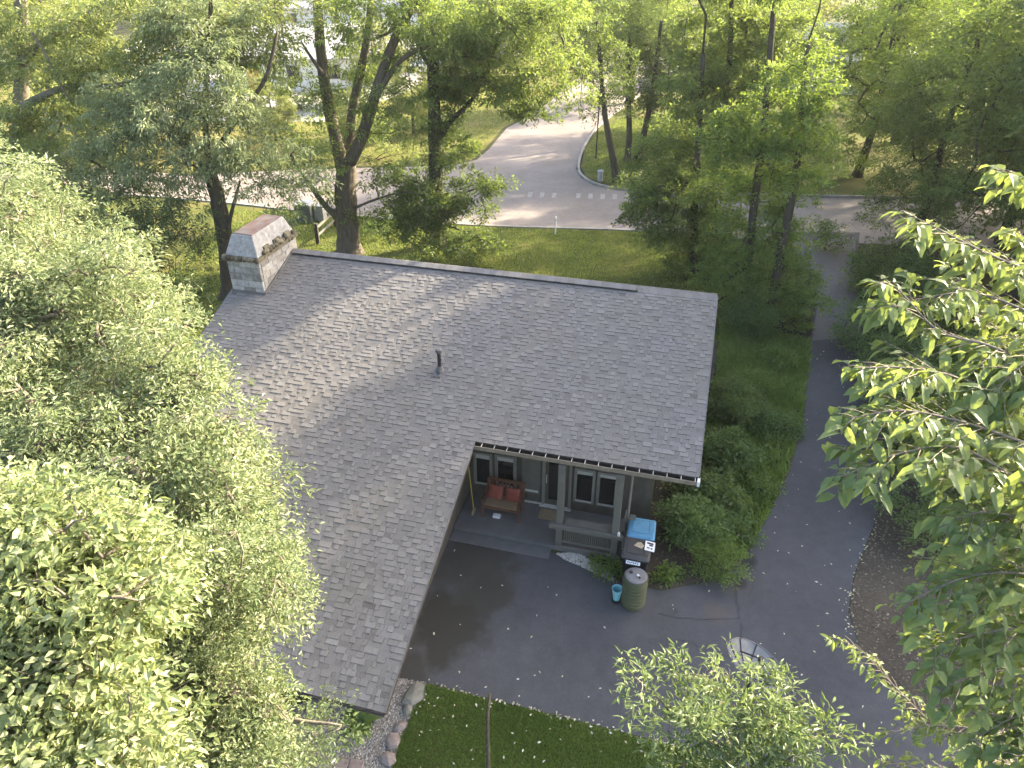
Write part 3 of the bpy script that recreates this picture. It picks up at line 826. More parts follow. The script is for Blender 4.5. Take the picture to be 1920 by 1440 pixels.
# gutter with brackets along the porch eave
mb = MB(); zg = ZE - .06
mb.box(.02, U1, -.145, -.004, zg - .10, zg - .085); mb.box(.02, U1, -.012, -.004, zg - .085, zg + .01)
gut = mb.build('gutter', 'gutter', house)
mb = MB(); mb.box(.02, U1, -.16, -.145, zg - .10, zg + .012); mb.build('gutter_lip', 'gutter_lip', gut)
mb = MB(); mb.box(0, .018, -.152, 0.0, zg + .013, zg + .022); br0 = mb.build('bracket', 'bracket', gut); br0.location.x = .2
for i in range(1, 17):
    o = br0.copy(); COL.objects.link(o); o.parent = gut; o.location.x = .2 + i * .325
mb = MB(); mb.box(U1 - .02, U1 + .04, -.17, .0, zg - .11, zg + .03); mb.build('gutter_end', 'white', gut)
mb = MB(); mb.tube([(3.93, .05, zg - .1), (3.95, .25, 2.6), (3.95, .3, 2.4), (3.95, .32, .3), (3.97, .1, .12)], .035, 8); mb.build('downspout', 'frame', house)
# walls
WV = 1.25; WB = 4.47
mb = MB()
mb.box(-8.4, WB, WV + .03, VR + 2.4, -.3, 2.85)                 # main block
wall = mb.build('wall', 'siding', house)
for gx, ff in ((-8.4, (0, 1, 2, 3, 4)), (WB, (4, 3, 2, 1, 0))):
    mb = MB(); mb.add([(gx, WV + .03, 2.85), (gx, VR + 2.4, 2.85), (gx, VR + 2.4, rz(VR) - .2 - 2.4 * .75), (gx, VR, rz(VR) - .2), (gx, WV + .03, rz(WV) - .18)], [ff]); mb.build('gable', 'siding', wall)
mb = MB()
c = [(-8.4, VL + 1.1, -1.6), (-.62, VL + 1.1, -1.6), (-.62, WV + .03, -1.6), (-8.4, WV + .03, -1.6), (-8.4, VL + 1.1, rz(VL + 1.1) - .1), (-.62, VL + 1.1, rz(VL + 1.1) - .1), (-.62, WV + .03, rz(WV) - .1), (-8.4, WV + .03, rz(WV) - .1)]
mb.hexa(c); mb.build('wing_wall', 'siding', house)
mb = MB(); mb.box(-.5, U1 - .06, .02, WV, 2.80, 2.84); mb.build('soffit', 'soffit', house)
opens = [(-.46, .08, .50, 1.66), (.16, .76, .55, 1.68), (.93, 1.45, .5, 2.1), (1.5, 2.32, .14, 2.2), (2.38, 2.95, .48, 1.66), (3.0, 3.56, .48, 1.66)]
u = -.55
while u < WB - .01:
    w = min(.2, WB - u); segs = [(.14 if u < 3.9 else -.05, 2.80)]
    for (a, b_, z0, z1) in opens:
        if u + w > a and u < b_:
            new = []
            for (p, q) in segs:
                if z0 > p + .02: new.append((p, min(q, z0)))
                if z1 < q - .02: new.append((max(p, z1), q))
            segs = new
    for (p, q) in segs:
        mb = MB(); mb.box(u + .006, u + w - .006, WV, WV + .028, p, q); mb.build('siding_board', 'siding', wall)
    u += .2
def window(a, b_, z0, z1, blind=.18):
    mb = MB(); t_ = .075
    mb.box(a, a + t_, WV - .05, WV + .028, z0, z1); mb.box(b_ - t_, b_, WV - .05, WV + .028, z0, z1)
    mb.box(a + t_, b_ - t_, WV - .05, WV + .028, z0, z0 + t_); mb.box(a + t_, b_ - t_, WV - .05, WV + .028, z1 - t_, z1)
    w_ = mb.build('window', 'frame', house)
    mb = MB(); mb.box(a + t_, b_ - t_, WV - .005, WV + .02, z0 + t_, z1 - t_); mb.build('pane', 'glass', w_)
    mb = MB(); mb.box(a + t_, b_ - t_, WV - .02, WV - .008, z1 - t_ - blind, z1 - t_); mb.build('blind', 'blind', w_)
    mb = MB(); mb.box(a + t_ - .01, b_ - t_ + .01, WV - .075, WV - .052, z0 + t_ - .02, z0 + t_ + .02); mb.build('sill', 'sill', w_)
    return w_
for i, o_ in enumerate((opens[0], opens[1], opens[4], opens[5])): window(*o_, (.16, .14, .13, .12)[i])
# sidelight and door
mb = MB(); a, b_, z0, z1 = opens[2]
mb.box(a, b_, WV - .03, WV + .02, z0, z1); sl = mb.build('side_panel', 'siding_l', house)
mb = MB(); mb.box(a + .06, b_ - .06, WV - .045, WV - .032, z0 + .06, z0 + .13); mb.build('panel_sill', 'sill', sl)
mb = MB(); a, b_, z0, z1 = opens[3]
mb.box(a, a + .08, WV - .04, WV + .028, z0, z1); mb.box(b_ - .08, b_, WV - .04, WV + .028, z0, z1); mb.box(a + .08, b_ - .08, WV - .04, WV + .028, z1 - .08, z1)
door = mb.build('door', 'frame', house)
mb = MB(); mb.box(a + .08, b_ - .08, WV - .01, WV + .02, z0 + .04, z1 - .08); mb.build('leaf_panel', 'siding', door)
mb = MB(); mb.box(a + .18, b_ - .2, WV - .022, WV - .011, z0 + .25, z1 - .2); mb.build('pane', 'glass', door)
mb = MB(); mb.tube([(a + .13, WV - .03, 1.0), (a + .13, WV - .07, 1.0), (a + .13, WV - .07, 1.25), (a + .13, WV - .03, 1.25)], .012, 6); mb.build('handle', 'bracket', door)
mb = MB(); mb.box(a - .05, b_ + .02, WV - .12, WV - .041, z0 + .004, z0 + .04); mb.build('threshold', 'sill', door)
# porch
mb = MB(); mb.box(-.6, 3.92, -.25, WV, -.4, .14); deck = mb.build('porch_deck', 'deck', house, bevel=.008)
mb = MB(); mb.box(-.6, 2.1, -.62, -.254, -.4, .03); mb.build('porch_step', 'deck', house, bevel=.01)
mb = MB(); mb.box(.85, 2.3, WV - .04, WV - .003, .145, .19); mb.build('base_trim', 'sill', deck)
mb = MB(); mb.box(-.084, .084, -.084, .084, 0, 2.80); p0 = mb.build('post', 'trim', house, bevel=.006); p0.location = (2.27, -.12, 0)
p1 = p0.copy(); COL.objects.link(p1); p1.parent = house; p1.location = (3.70, -.12, 0)
mb = MB()
mb.box(2.02, 3.95, -.30, -.21, .80, .92); mb.box(2.40, 3.58, -.19, .06, .90, .94); rail = mb.build('railing', 'trim', house, bevel=.006)
mb = MB(); mb.box(2.36, 3.61, -.15, -.09, .22, .31); mb.box(2.36, 3.61, -.14, -.10, .80, .86); mb.build('rail_bar', 'trim', rail)
mb = MB(); mb.box(-.013, .013, -.013, .013, 0, .50); b0 = mb.build('baluster', 'trim', rail); b0.location = (2.41, -.12, .305)
for i in range(1, 22):
    o = b0.copy(); COL.objects.link(o); o.parent = rail; o.location = (2.41 + i * .0545, -.12, .305)
mb = MB(); mb.box(2.2, 3.9, -.245, -.21, .0, .20); mb.build('skirt_board', 'trim', rail)
mb = MB(); mb.box(3.86, 3.93, -.05, .75, .80, .92); mb.box(3.88, 3.92, -.05, .75, .2, .28)
for i in range(8): mb.box(3.887, 3.913, .02 + i * .095, .046 + i * .095, .28, .80)
mb.build('side_railing', 'trim', house)
# chimney
mb = MB(); CU0, CU1, CV0, CV1, CZ0, CZ1 = -8.93, -7.83, 3.78, 6.0, 3.4, 5.35
mb.box(CU0 + .015, CU1 - .015, CV0 + .015, CV1 - .015, CZ0, CZ1); chim = mb.build('chimney', 'mortar', house)
def block(u0, u1, v0, v1, z0, z1, rr):
    m2 = MB(); j = lambda: rr.uniform(-.006, .006)
    c = [(x + j(), y + j(), z + j() * .5) for z in (z0, z1) for x, y in ((u0, v0), (u1, v0), (u1, v1), (u0, v1))]
    m2.hexa(c); m2.build('brick', 'block', chim, bevel=.008)
BH = .195; nb = int((CZ1 - CZ0) / BH); g = .008
for r in range(nb):
    z0 = CZ0 + r * (CZ1 - CZ0) / nb + g; z1 = CZ0 + (r + 1) * (CZ1 - CZ0) / nb - g
    if z1 < rz(CV0) - .1: continue
    off = (r % 2) * .2
    x = CU0 - off
    while x < CU1 - .02:
        a, b_ = max(x, CU0), min(x + .40, CU1)
        if b_ - a > .05: block(a + g, b_ - g, CV0, CV0 + .09, z0, z1, rs)
        x += .40
    y = CV0 + .1 - off
    while y < CV1 - .02:
        a, b_ = max(y, CV0 + .1), min(y + .40, CV1)
        if b_ - a > .05 and z1 > rz(b_ if b_ < VR else VR) - .5:
            block(CU1 - .09, CU1, a + g, b_ - g, z0, z1, rs); block(CU0, CU0 + .09, a + g, b_ - g, z0, z1, rs)
        y += .40
def lump(mb, c, r, rr, n=7, squash=.7):
    vs_ = []; fs = []
    for k in range(1, 4):
        for i in range(n):
            th = math.pi * k / 4; a = 2 * math.pi * i / n; q = rr.uniform(.8, 1.15)
            vs_.append((c[0] + r[0] * q * math.sin(th) * math.cos(a), c[1] + r[1] * q * math.sin(th) * math.sin(a), c[2] + r[2] * q * math.cos(th)))
    vs_ += [(c[0], c[1], c[2] + r[2]), (c[0], c[1], c[2] - r[2])]
    for k in range(2):
        for i in range(n): j = (i + 1) % n; fs.append((k * n + i, (k + 1) * n + i, (k + 1) * n + j, k * n + j))
    for i in range(n): j = (i + 1) % n; fs.append((3 * n, i, j)); fs.append((3 * n + 1, 2 * n + j, 2 * n + i))
    mb.add(vs_, fs)
# corbel of rough mossy stones
mb = MB(); mb.box(CU0 - .06, CU1 + .06, CV0 - .06, CV1 + .06, CZ1 + .002, CZ1 + .12); cor = mb.build('corbel', 'mossstone', chim)
for (x0, y0, x1, y1, n) in ((CU0 - .06, CV0 - .06, CU1 + .06, CV0 - .06, 9), (CU0 - .06, CV0, CU0 - .06, CV1, 12)):
    for i in range(n):
        q = (i + .5) / n; m2 = MB()
        lump(m2, (x0 + (x1 - x0) * q, y0 + (y1 - y0) * q, CZ1 + .07), (rs.uniform(.07, .1), rs.uniform(.07, .1), rs.uniform(.07, .12)), rs); m2.build('corbel_stone', 'mossstone', cor, smooth=True)
# tapered hood with side openings packed with moss and rust
mb = MB(); HZ0, HZ1 = CZ1 + .122, 6.06; tx, ty = .20, .22
mb.hexa([(CU0, CV0, HZ0), (CU1, CV0, HZ0), (CU1, CV1, HZ0), (CU0, CV1, HZ0), (CU0 + tx, CV0 + ty, HZ1), (CU1 - tx, CV0 + ty, HZ1), (CU1 - tx, CV1 - ty, HZ1), (CU0 + tx, CV1 - ty, HZ1)])
hood = mb.build('hood', 'hood', chim, bevel=.02)
for (y, ry) in ((4.35, .20), (4.95, .26), (5.55, .20)):
    m2 = MB(); m2.hexa([(CU1 - .12, y - ry, HZ0 + .01), (CU1 + .035, y - ry, HZ0 + .01), (CU1 + .035, y + ry, HZ0 + .01), (CU1 - .12, y + ry, HZ0 + .01), (CU1 - .16, y - ry * .7, HZ0 + .2), (CU1 + .0, y - ry * .7, HZ0 + .2), (CU1 + .0, y + ry * .7, HZ0 + .2), (CU1 - .16, y + ry * .7, HZ0 + .2)])
    fl = m2.build('flue_opening', 'mossstone', hood, bevel=.02)
for i in range(12):
    y = CV0 + .35 + i * .155; m2 = MB(); lump(m2, (CU1 + .02 + rs.uniform(-.02, .03), y, HZ0 + rs.uniform(-.06, .12)), (rs.uniform(.06, .1), rs.uniform(.08, .13), rs.uniform(.06, .11)), rs)
    m2.build('corbel_stone', 'mossstone', cor, smooth=True)
mb = MB(); mb.box(CU0 + tx + .04, CU1 - tx - .04, CV0 + ty + .05, CV1 - ty - .05, HZ1 + .002, HZ1 + .03); mb.build('cap_plate', 'rust', hood)
mb = MB(); mb.bar((CU1 + .02, CV0 - .03, rz(CV0) + .03), (CU1 + .02, VR, rz(VR) + .03), .05, .07); mb.bar((CU0, CV0 - .02, rz(CV0) + .02), (CU1, CV0 - .02, rz(CV0) + .02), .05, .06)
mb.build('flashing', 'lead', chim)

# ------------------------------------------------------------------ things on the porch and drive
def thing(name, label, cat, uvz, rz_=0.0, group=None):
    o = empty(name, W(*uvz), -HAZ + rz_); return tag(o, label, cat, group)
b = thing('bench', 'red brown wooden bench with tan slatted seat on the porch', 'bench', (.55, .62, .14))
for sx in (-.5, .5):
    mb = MB(); mb.bar((sx, -.26, 0), (sx, -.26, .60), .06); mb.build('leg', 'wood', b)
    mb = MB(); mb.bar((sx, .24, 0), (sx, .34, .88), .06); mb.build('leg', 'wood', b)
    mb = MB(); mb.bar((sx, -.30, .62), (sx, .29, .64), .08, .035); mb.build('armrest', 'wood', b)
for i in range(6):
    mb = MB(); y = -.25 + i * .088; mb.box(-.47, .47, y, y + .074, .405 - i * .006, .43 - i * .006); mb.build('seat_slat', 'woodseat', b)
mb = MB(); mb.box(-.48, .48, -.28, -.25, .33, .40); mb.build('apron', 'wood', b)
for i in range(9):
    x = -.42 + i * .105; mb = MB(); mb.bar((x, .265, .42), (x, .335, .84), .05, .02, (0, 1, 0)); mb.build('back_slat', 'wood', b)
mb = MB(); mb.bar((-.5, .34, .88), (.5, .34, .88), .05, .08); mb.build('top_rail', 'wood', b)
def cushion(x, rot, label):
    c = thing('cushion', label, 'cushion', (.55 + x, .62 + .14, .14 + .60), 0, 'cushions on the porch bench')
    bm = bmesh.new(); bmesh.ops.create_grid(bm, x_segments=8, y_segments=8, size=.2)
    top = bm.verts[:]
    for v in top:
        e = (1 - (abs(v.co.x) / .2) ** 4) * (1 - (abs(v.co.y) / .2) ** 4)
        v.co.z = .02 + .075 * max(0, e) ** .6
        k = 1 - .10 * (1 - abs(v.co.x) / .2) * (abs(v.co.y) / .2); v.co.y *= k
    bot = bmesh.ops.duplicate(bm, geom=bm.verts[:] + bm.edges[:] + bm.faces[:])['geom']
    for v in [g_ for g_ in bot if isinstance(g_, bmesh.types.BMVert)]: v.co.z = -v.co.z + .035
    bmesh.ops.remove_doubles(bm, verts=bm.verts[:], dist=.008)
    me = bpy.data.meshes.new('cover'); bm.to_mesh(me); bm.free(); me.materials.append(M['cushion'])
    me.polygons.foreach_set('use_smooth', np.ones(len(me.polygons), bool))
    o = link(bpy.data.objects.new('cover', me), c); o.rotation_euler = (math.radians(68), rot, 0)
cushion(-.24, .06, 'orange red cushion at the left end of the porch bench')
cushion(.25, -.05, 'orange red cushion at the right end of the porch bench')
mb = MB(); mb.box(-.10, .10, -.06, .06, 0, .07); o = mb.build('paper_box', 'white'); o.location = tuple(W(.42, .42, .145)); o.rotation_euler.z = -HAZ; tag(o, 'small white box on the floor under the bench', 'box')
mb = MB(); mb.box(-.34, .34, -.2, .2, 0, .018); o = mb.build('doormat', 'mat', bevel=.006); o.location = tuple(W(1.86, .86, .142)); o.rotation_euler.z = -HAZ; tag(o, 'tan coir doormat on the porch before the door', 'doormat')
b = thing('broom', 'yellow handled broom leaning in the left porch corner', 'broom', (-.25, .45, .14))
mb = MB(); mb.tube([(0, 0, .12), (-.12, .08, 1.5)], .014, 8); mb.build('handle', 'yellow', b)
mb = MB(); mb.hexa([(-.03, -.14, 0), (.03, -.14, 0), (.03, .14, 0), (-.03, .14, 0), (-.02, -.05, .14), (.02, -.05, .14), (.02, .05, .14), (-.02, .05, .14)]); mb.build('bristles', 'mat', b)
mb = MB(); mb.lathe([(.03, 0), (.035, .05), (.03, .09), (.012, .10), (.012, .13)], 12); o = mb.build('jar', 'white'); o.location = tuple(W(3.80, -.25, .921)); tag(o, 'small white jar standing on the porch railing', 'jar')
# carts
def cart(label, uvz, lid, body, bins=True, rot=0.0):
    c = thing('wheeled_bin', label, 'wheeled bin', uvz, rot)
    def ring(z, hx, y0, y1, r=.05):
        pts = []
        for cx, cy, a0 in ((hx - r, y0 + r, -90), (hx - r, y1 - r, 0), (-hx + r, y1 - r, 90), (-hx + r, y0 + r, 180)):
            for k in range(4):
                a = math.radians(a0 + 30 * k); pts.append((cx + r * math.cos(a), cy + r * math.sin(a), z))
        return pts
    def loft(rings, capb=True, capt=True):
        mb = MB(); n = len(rings[0]); vs_ = sum(rings, []); fs = []
        for k in range(len(rings) - 1):
            for i in range(n): j = (i + 1) % n; fs.append((k * n + i, k * n + j, (k + 1) * n + j, (k + 1) * n + i))
        if capb: fs.append(tuple(range(n - 1, -1, -1)))
        if capt: fs.append(tuple((len(rings) - 1) * n + i for i in range(n)))
        return mb.add(vs_, fs)
    loft([ring(.03, .23, -.24, .24), ring(.5, .27, -.28, .28), ring(.95, .31, -.33, .33), ring(.97, .34, -.35, .36), ring(1.0, .34, -.35, .36)]).build('bin_body', body, c)
    l = loft([ring(1.004, .345, -.36, .37, .07), ring(1.04, .345, -.36, .37, .07), ring(1.075, .30, -.30, .30, .09)]).build('lid', lid, c)
    mb = MB(); mb.box(-.24, .16, -.2, .2, 1.077, 1.09); mb.box(.19, .27, -.2, .2, 1.077, 1.09); mb.build('lid_panel', lid, l, bevel=.01)
    mb = MB(); mb.tube([(-.26, .37, .98), (-.26, .43, 1.0), (.26, .43, 1.0), (.26, .37, .98)], .016, 8); mb.build('handle', 'black', c)
    for s in (-1, 1):
        mb = MB(); mb.lathe([(.03, -.03), (.12, -.03), (.125, 0), (.12, .03), (.03, .03)], 16); o = mb.build('wheel', 'black', c); o.rotation_euler = (0, math.pi / 2, 0); o.location = (s * .27, .27, .125)
    return c
cart('wheeled bin with a bright blue lid beside the porch', (4.34, .02, 0), 'bluelid', 'black', rot=.03)
cart('black wheeled bin between the blue lidded bin and the barrel', (4.30, -.72, 0), 'blacklid', 'black', rot=-.02)
# a lid-top notice, a torn card and a text sticker on the black bin
mb = MB(); mb.box(-.12, .12, -.16, .16, 0, .006); o = mb.build('notice_sheet', 'white'); o.location = tuple(W(4.60, -.60, 1.095)); o.rotation_euler = (0, .10, -HAZ); tag(o, 'white printed sheet on the black bin lid', 'paper')
for (x0, x1, y0, y1) in ((-.08, .08, .06, .12), (-.02, .07, .0, .05), (-.07, .0, -.09, -.05), (.02, .07, -.10, -.05)):
    m2 = MB(); m2.box(x0, x1, y0, y1, .0065, .0085); m2.build('print_mark', 'ink', o)
m2 = MB(); m2.add([(-.11, -.06, .0), (.10, -.07, .0), (.12, .03, .02), (.02, .09, .03), (-.06, .08, .01), (-.11, -.06, .01), (.10, -.07, .012), (.12, .03, .03), (.02, .09, .04), (-.06, .08, .02)],
      [(5, 6, 7, 8, 9), (4, 3, 2, 1, 0), (0, 1, 6, 5), (1, 2, 7, 6), (2, 3, 8, 7), (3, 4, 9, 8), (4, 0, 5, 9)]); o = m2.build('torn_card', 'cardboard'); o.location = tuple(W(4.34, -.64, 1.094)); o.rotation_euler.z = -.5; tag(o, 'torn tan card lying on the black bin lid', 'card')
mb = MB(); mb.box(-.17, .17, -.045, .045, 0, .012); o = mb.build('name_plate', 'white', bevel=.004); o.location = tuple(W(4.26, -1.08, .93)); o.rotation_euler = (math.radians(55), 0, -HAZ); tag(o, 'white name plate with dark lettering on the front of the black bin', 'plate')
for i in range(6):
    m2 = MB(); x = -.135 + i * .046; h = (.02, .024, .018, .026, .02, .024)[i]
    m2.box(x, x + .01, -h, h, .0125, .015); m2.box(x + .011, x + .03, -h if i % 2 else h - .012, (-h + .012) if i % 2 else h, .0125, .015); m2.box(x + .012, x + .028, -.006, .006, .0125, .015); m2.build('letter', 'ink', o)
bq = thing('barrel', 'ribbed olive plastic barrel with a grey lid by the driveway', 'barrel', (4.38, -1.42, -.09))
mb = MB(); prof = [(.25, 0), (.275, .04)]
for i in range(7):
    z = .10 + i * .115; prof += [(.28, z), (.295, z + .03), (.295, z + .055), (.28, z + .085)]
prof += [(.285, .92), (.29, .94)]; mb.lathe(prof, 32, (0, 0)); mb.build('drum', 'olive', bq, smooth=False)
mb = MB(); mb.lathe([(.255, .945), (.26, .975), (.23, .99), (.05, .995)], 32); mb.build('lid', 'greylid', bq)
for k, (x, y, r, m_) in enumerate(((-.12, .05, .05, 'blacklid'), (.04, -.02, .035, 'white'), (.09, -.08, .03, 'black'))):
    mb = MB(); lump(mb, (0, 0, r * .7), (r, r * .8, r * .8), rs); o = mb.build('pebble_stone', m_, smooth=True); o.location = tuple(W(4.38 + x, -1.42 + y, -.09 + .99))
    tag(o, ('dark lump lying on the barrel lid, leftmost of three', 'pale lump in the middle of the barrel lid', 'black lump lying on the barrel lid, rightmost of three')[k], 'stone')
bk = thing('bucket', 'small pale blue bucket standing beside the olive barrel', 'bucket', (3.98, -1.45, -.10))
mb = MB(); mb.lathe([(.10, .0), (.11, .02), (.11, .10)], 20); mb.build('stand', 'black', bk)
mb = MB(); mb.lathe([(.085, .102), (.10, .25), (.125, .43), (.135, .44), (.135, .455), (.118, .45), (.08, .16)], 24); mb.build('pail', 'bucket', bk)
mb = MB(); mb.tube([(-.13, 0, .44), (-.10, -.08, .40), (0, -.13, .37), (.10, -.08, .40), (.13, 0, .44)], .006, 6); mb.build('handle', 'bracket', bk)
mb = MB(); mb.box(-.07, .07, -.015, .015, 0, 1.25); o = mb.build('leaning_board', 'trim', bevel=.004); o.location = tuple(W(4.02, .0, .0)); o.rotation_euler = (-.22, .05, -HAZ); tag(o, 'grey board leaning against the side of the porch', 'board')

# dish on a pole
dc = at(1415, 1252, 14.0); base = np.array([dc[0] - .05, dc[1] - .02, gh(dc)])
d_ = empty('mesh_dish', base); tag(d_, 'round grey mesh dish with dark struts above the driveway behind the bush', 'dish')
mb = MB(); mb.tube([(0, 0, 0), (0, 0, dc[2] - base[2] - .18)], .045, 12); mb.build('pole', 'darkmetal', d_)
nrmD = Vector((.42, .12, .90)).normalized(); MD = Matrix.Translation(Vector(tuple(dc - base))) @ nrmD.to_track_quat('Z', 'Y').to_matrix().to_4x4()
mb = MB(); R_ = .63; n = 40; rings = [.0, .16, .32, .48, .63]; vs_ = []; fs = []
NR = 15
for j in range(NR):
    r = R_ * j / (NR - 1)
    for i in range(n): a = 2 * math.pi * i / n; vs_.append(tuple(MD @ Vector((r * math.cos(a), r * math.sin(a), .75 * r * r - .2))))
for j in range(NR - 1):
    for i in range(n): k = (i + 1) % n; fs.append((j * n + i, j * n + k, (j + 1) * n + k, (j + 1) * n + i))
mb.add(vs_, fs); o = mb.build('mesh_panel', 'dish', d_); pass
mb = MB(); mb.tube([MD @ Vector((R_ * math.cos(2 * math.pi * i / 48), R_ * math.sin(2 * math.pi * i / 48), .75 * R_ * R_ - .2)) for i in range(49)], .012, 8); mb.build('rim', 'greylid', d_, smooth=True)
for i in range(10):
    a = 2 * math.pi * i / 10; mb = MB(); mb.tube([MD @ Vector((r * math.cos(a), r * math.sin(a), .75 * r * r - .19)) for r in rings], .010, 6); mb.build('rib', 'darkmetal', d_)
for a in (2.2, 4.3, .1):
    mb = MB(); mb.tube([MD @ Vector((.42 * math.cos(a), .42 * math.sin(a), -.04)), MD @ Vector((.04 * math.cos(a), .04 * math.sin(a), .22))], .018, 8); mb.build('strut', 'darkmetal', d_)
mb = MB(); mb.tube([MD @ Vector((0, 0, .18)), MD @ Vector((0, 0, .28))], .05, 12); mb.build('feed', 'darkmetal', d_)

# edging stones
def stone(px, r, mat, label, seed, rzz):
    rr = random.Random(seed); mb = MB(); lump(mb, (0, 0, 0), (r[0] * 1.1, r[1] * 1.1, r[2]), rr, 6); o = mb.build('edging_stone', mat, bevel=0); p = og(*px)
    o.location = (p[0], p[1], p[2] + r[2] * .15); o.rotation_euler.z = rzz; tag(o, label, 'stone', 'edging stones by the gravel')
    m_ = o.modifiers.new('bevel', 'BEVEL'); m_.width = .02; m_.segments = 2
stone((777, 1302), (.24, .33, .12), 'stone_g', 'large flat grey green stone nearest the driveway', 1, -.5)
stone((764, 1332), (.12, .13, .12), 'stone_g', 'small round olive stone next below the large flat one', 2, .3)
stone((766, 1347), (.07, .05, .05), 'stone_p', 'smallest pale stone of the edging row', 3, .2)
stone((751, 1364), (.19, .12, .10), 'stone_p', 'angular pinkish stone in the middle of the edging row', 4, .5)
stone((739, 1390), (.17, .20, .10), 'stone_p', 'flat mauve grey stone below the angular pinkish one', 5, .1)
stone((727, 1424), (.20, .15, .12), 'stone_p', 'reddish stone at the lower end of the edging row', 6, -.3)
stone((705, 1350), (.10, .08, .07), 'stone_g', 'small grey stone half hidden by the hosta leaves', 7, .7)
for i, px in enumerate(((612, 1432), (640, 1436), (668, 1438))):
    mb = MB(); mb.box(-.15, .15, -.13, .13, 0, .06); o = mb.build('paving_stone', 'stone_p', bevel=.015); p = og(*px); o.location = (p[0], p[1], p[2] + .01); o.rotation_euler.z = -.25 + i * .06
    tag(o, ('dull red paving stone at the bottom edge, leftmost of three', 'dull red paving stone at the bottom edge, middle of three', 'dull red paving stone at the bottom edge, nearest the edging stones')[i], 'paving stone', 'paving stones at the bottom edge')
# street things
p = og(575, 414); cb = empty('utility_cabinet', p, -.15); tag(cb, 'dark grey green utility cabinet on the lawn by the road', 'cabinet')
mb = MB(); mb.box(-.45, .45, -.4, .4, 0, .95); mb.build('box', 'cabinet', cb, bevel=.02)
mb = MB(); mb.box(-.49, .49, -.44, .44, .952, 1.03); mb.build('lid', 'cabinet_l', cb, bevel=.02)
mb = MB(); mb.box(-.40, -.02, -.415, -.402, .08, .88); mb.build('door_leaf', 'cabinet', cb); mb = MB(); mb.box(.02, .40, -.415, -.402, .08, .88); mb.build('door_leaf', 'cabinet', cb)
p = og(601, 412); cb = empty('utility_cabinet', p, -.15); tag(cb, 'pale grey utility cabinet just right of the dark one', 'cabinet')
mb = MB(); mb.box(-.3, .3, -.25, .25, 0, .8); mb.build('box', 'cabinet_l', cb, bevel=.02); mb = MB(); mb.box(-.33, .33, -.28, .28, .802, .86); mb.build('lid', 'cabinet_l', cb, bevel=.02)
a = og(597, 458); b_ = og(630, 425)
fn = empty('rail_fence', a); tag(fn, 'short dark wooden rail fence left of the big forked tree', 'fence')
for q, hh in ((a, 1.1), (b_, 1.0)):
    mb = MB(); l = q - a; mb.box(l[0] - .09, l[0] + .09, l[1] - .09, l[1] + .09, 0, hh); mb.build('post', 'rail', fn, bevel=.01)
for z in (.45, .85):
    mb = MB(); l = b_ - a; mb.bar((0, 0, z), (l[0], l[1], z - .05), .05, .12); mb.build('rail', 'trim', fn)
p = og(1041, 440); st = empty('marker_stake', p); tag(st, 'thin white marker stake on the lawn near the road', 'stake')
mb = MB(); mb.tube([(0, 0, 0), (.01, 0, 1.0)], .035, 8); mb.build('stake_post', 'white', st); mb = MB(); mb.bar((-.12, 0, .62), (.12, 0, .86), .03, .02); mb.build('stake_arm', 'white', st)
p = og(1117, 300, .1); st = empty('lamp_post', p); tag(st, 'slim dark pole on the far street corner', 'pole')
mb = MB(); mb.lathe([(.10, 0), (.10, .12), (.05, .16), (.045, 3.6)], 12); mb.build('post', 'darkmetal', st)
mb = MB(); mb.lathe([(.06, 3.602), (.16, 3.75), (.18, 4.0), (.05, 4.15)], 12); mb.build('lantern', 'darkmetal', st)
p = og(1125, 342, .1); st = empty('bollard_box', p); tag(st, 'squat grey utility pedestal on the far street corner', 'pedestal')
mb = MB(); mb.lathe([(.17, 0), (.17, .55), (.20, .56), (.20, .62), (.10, .68)], 16); mb.build('drum', 'cabinet_l', st)
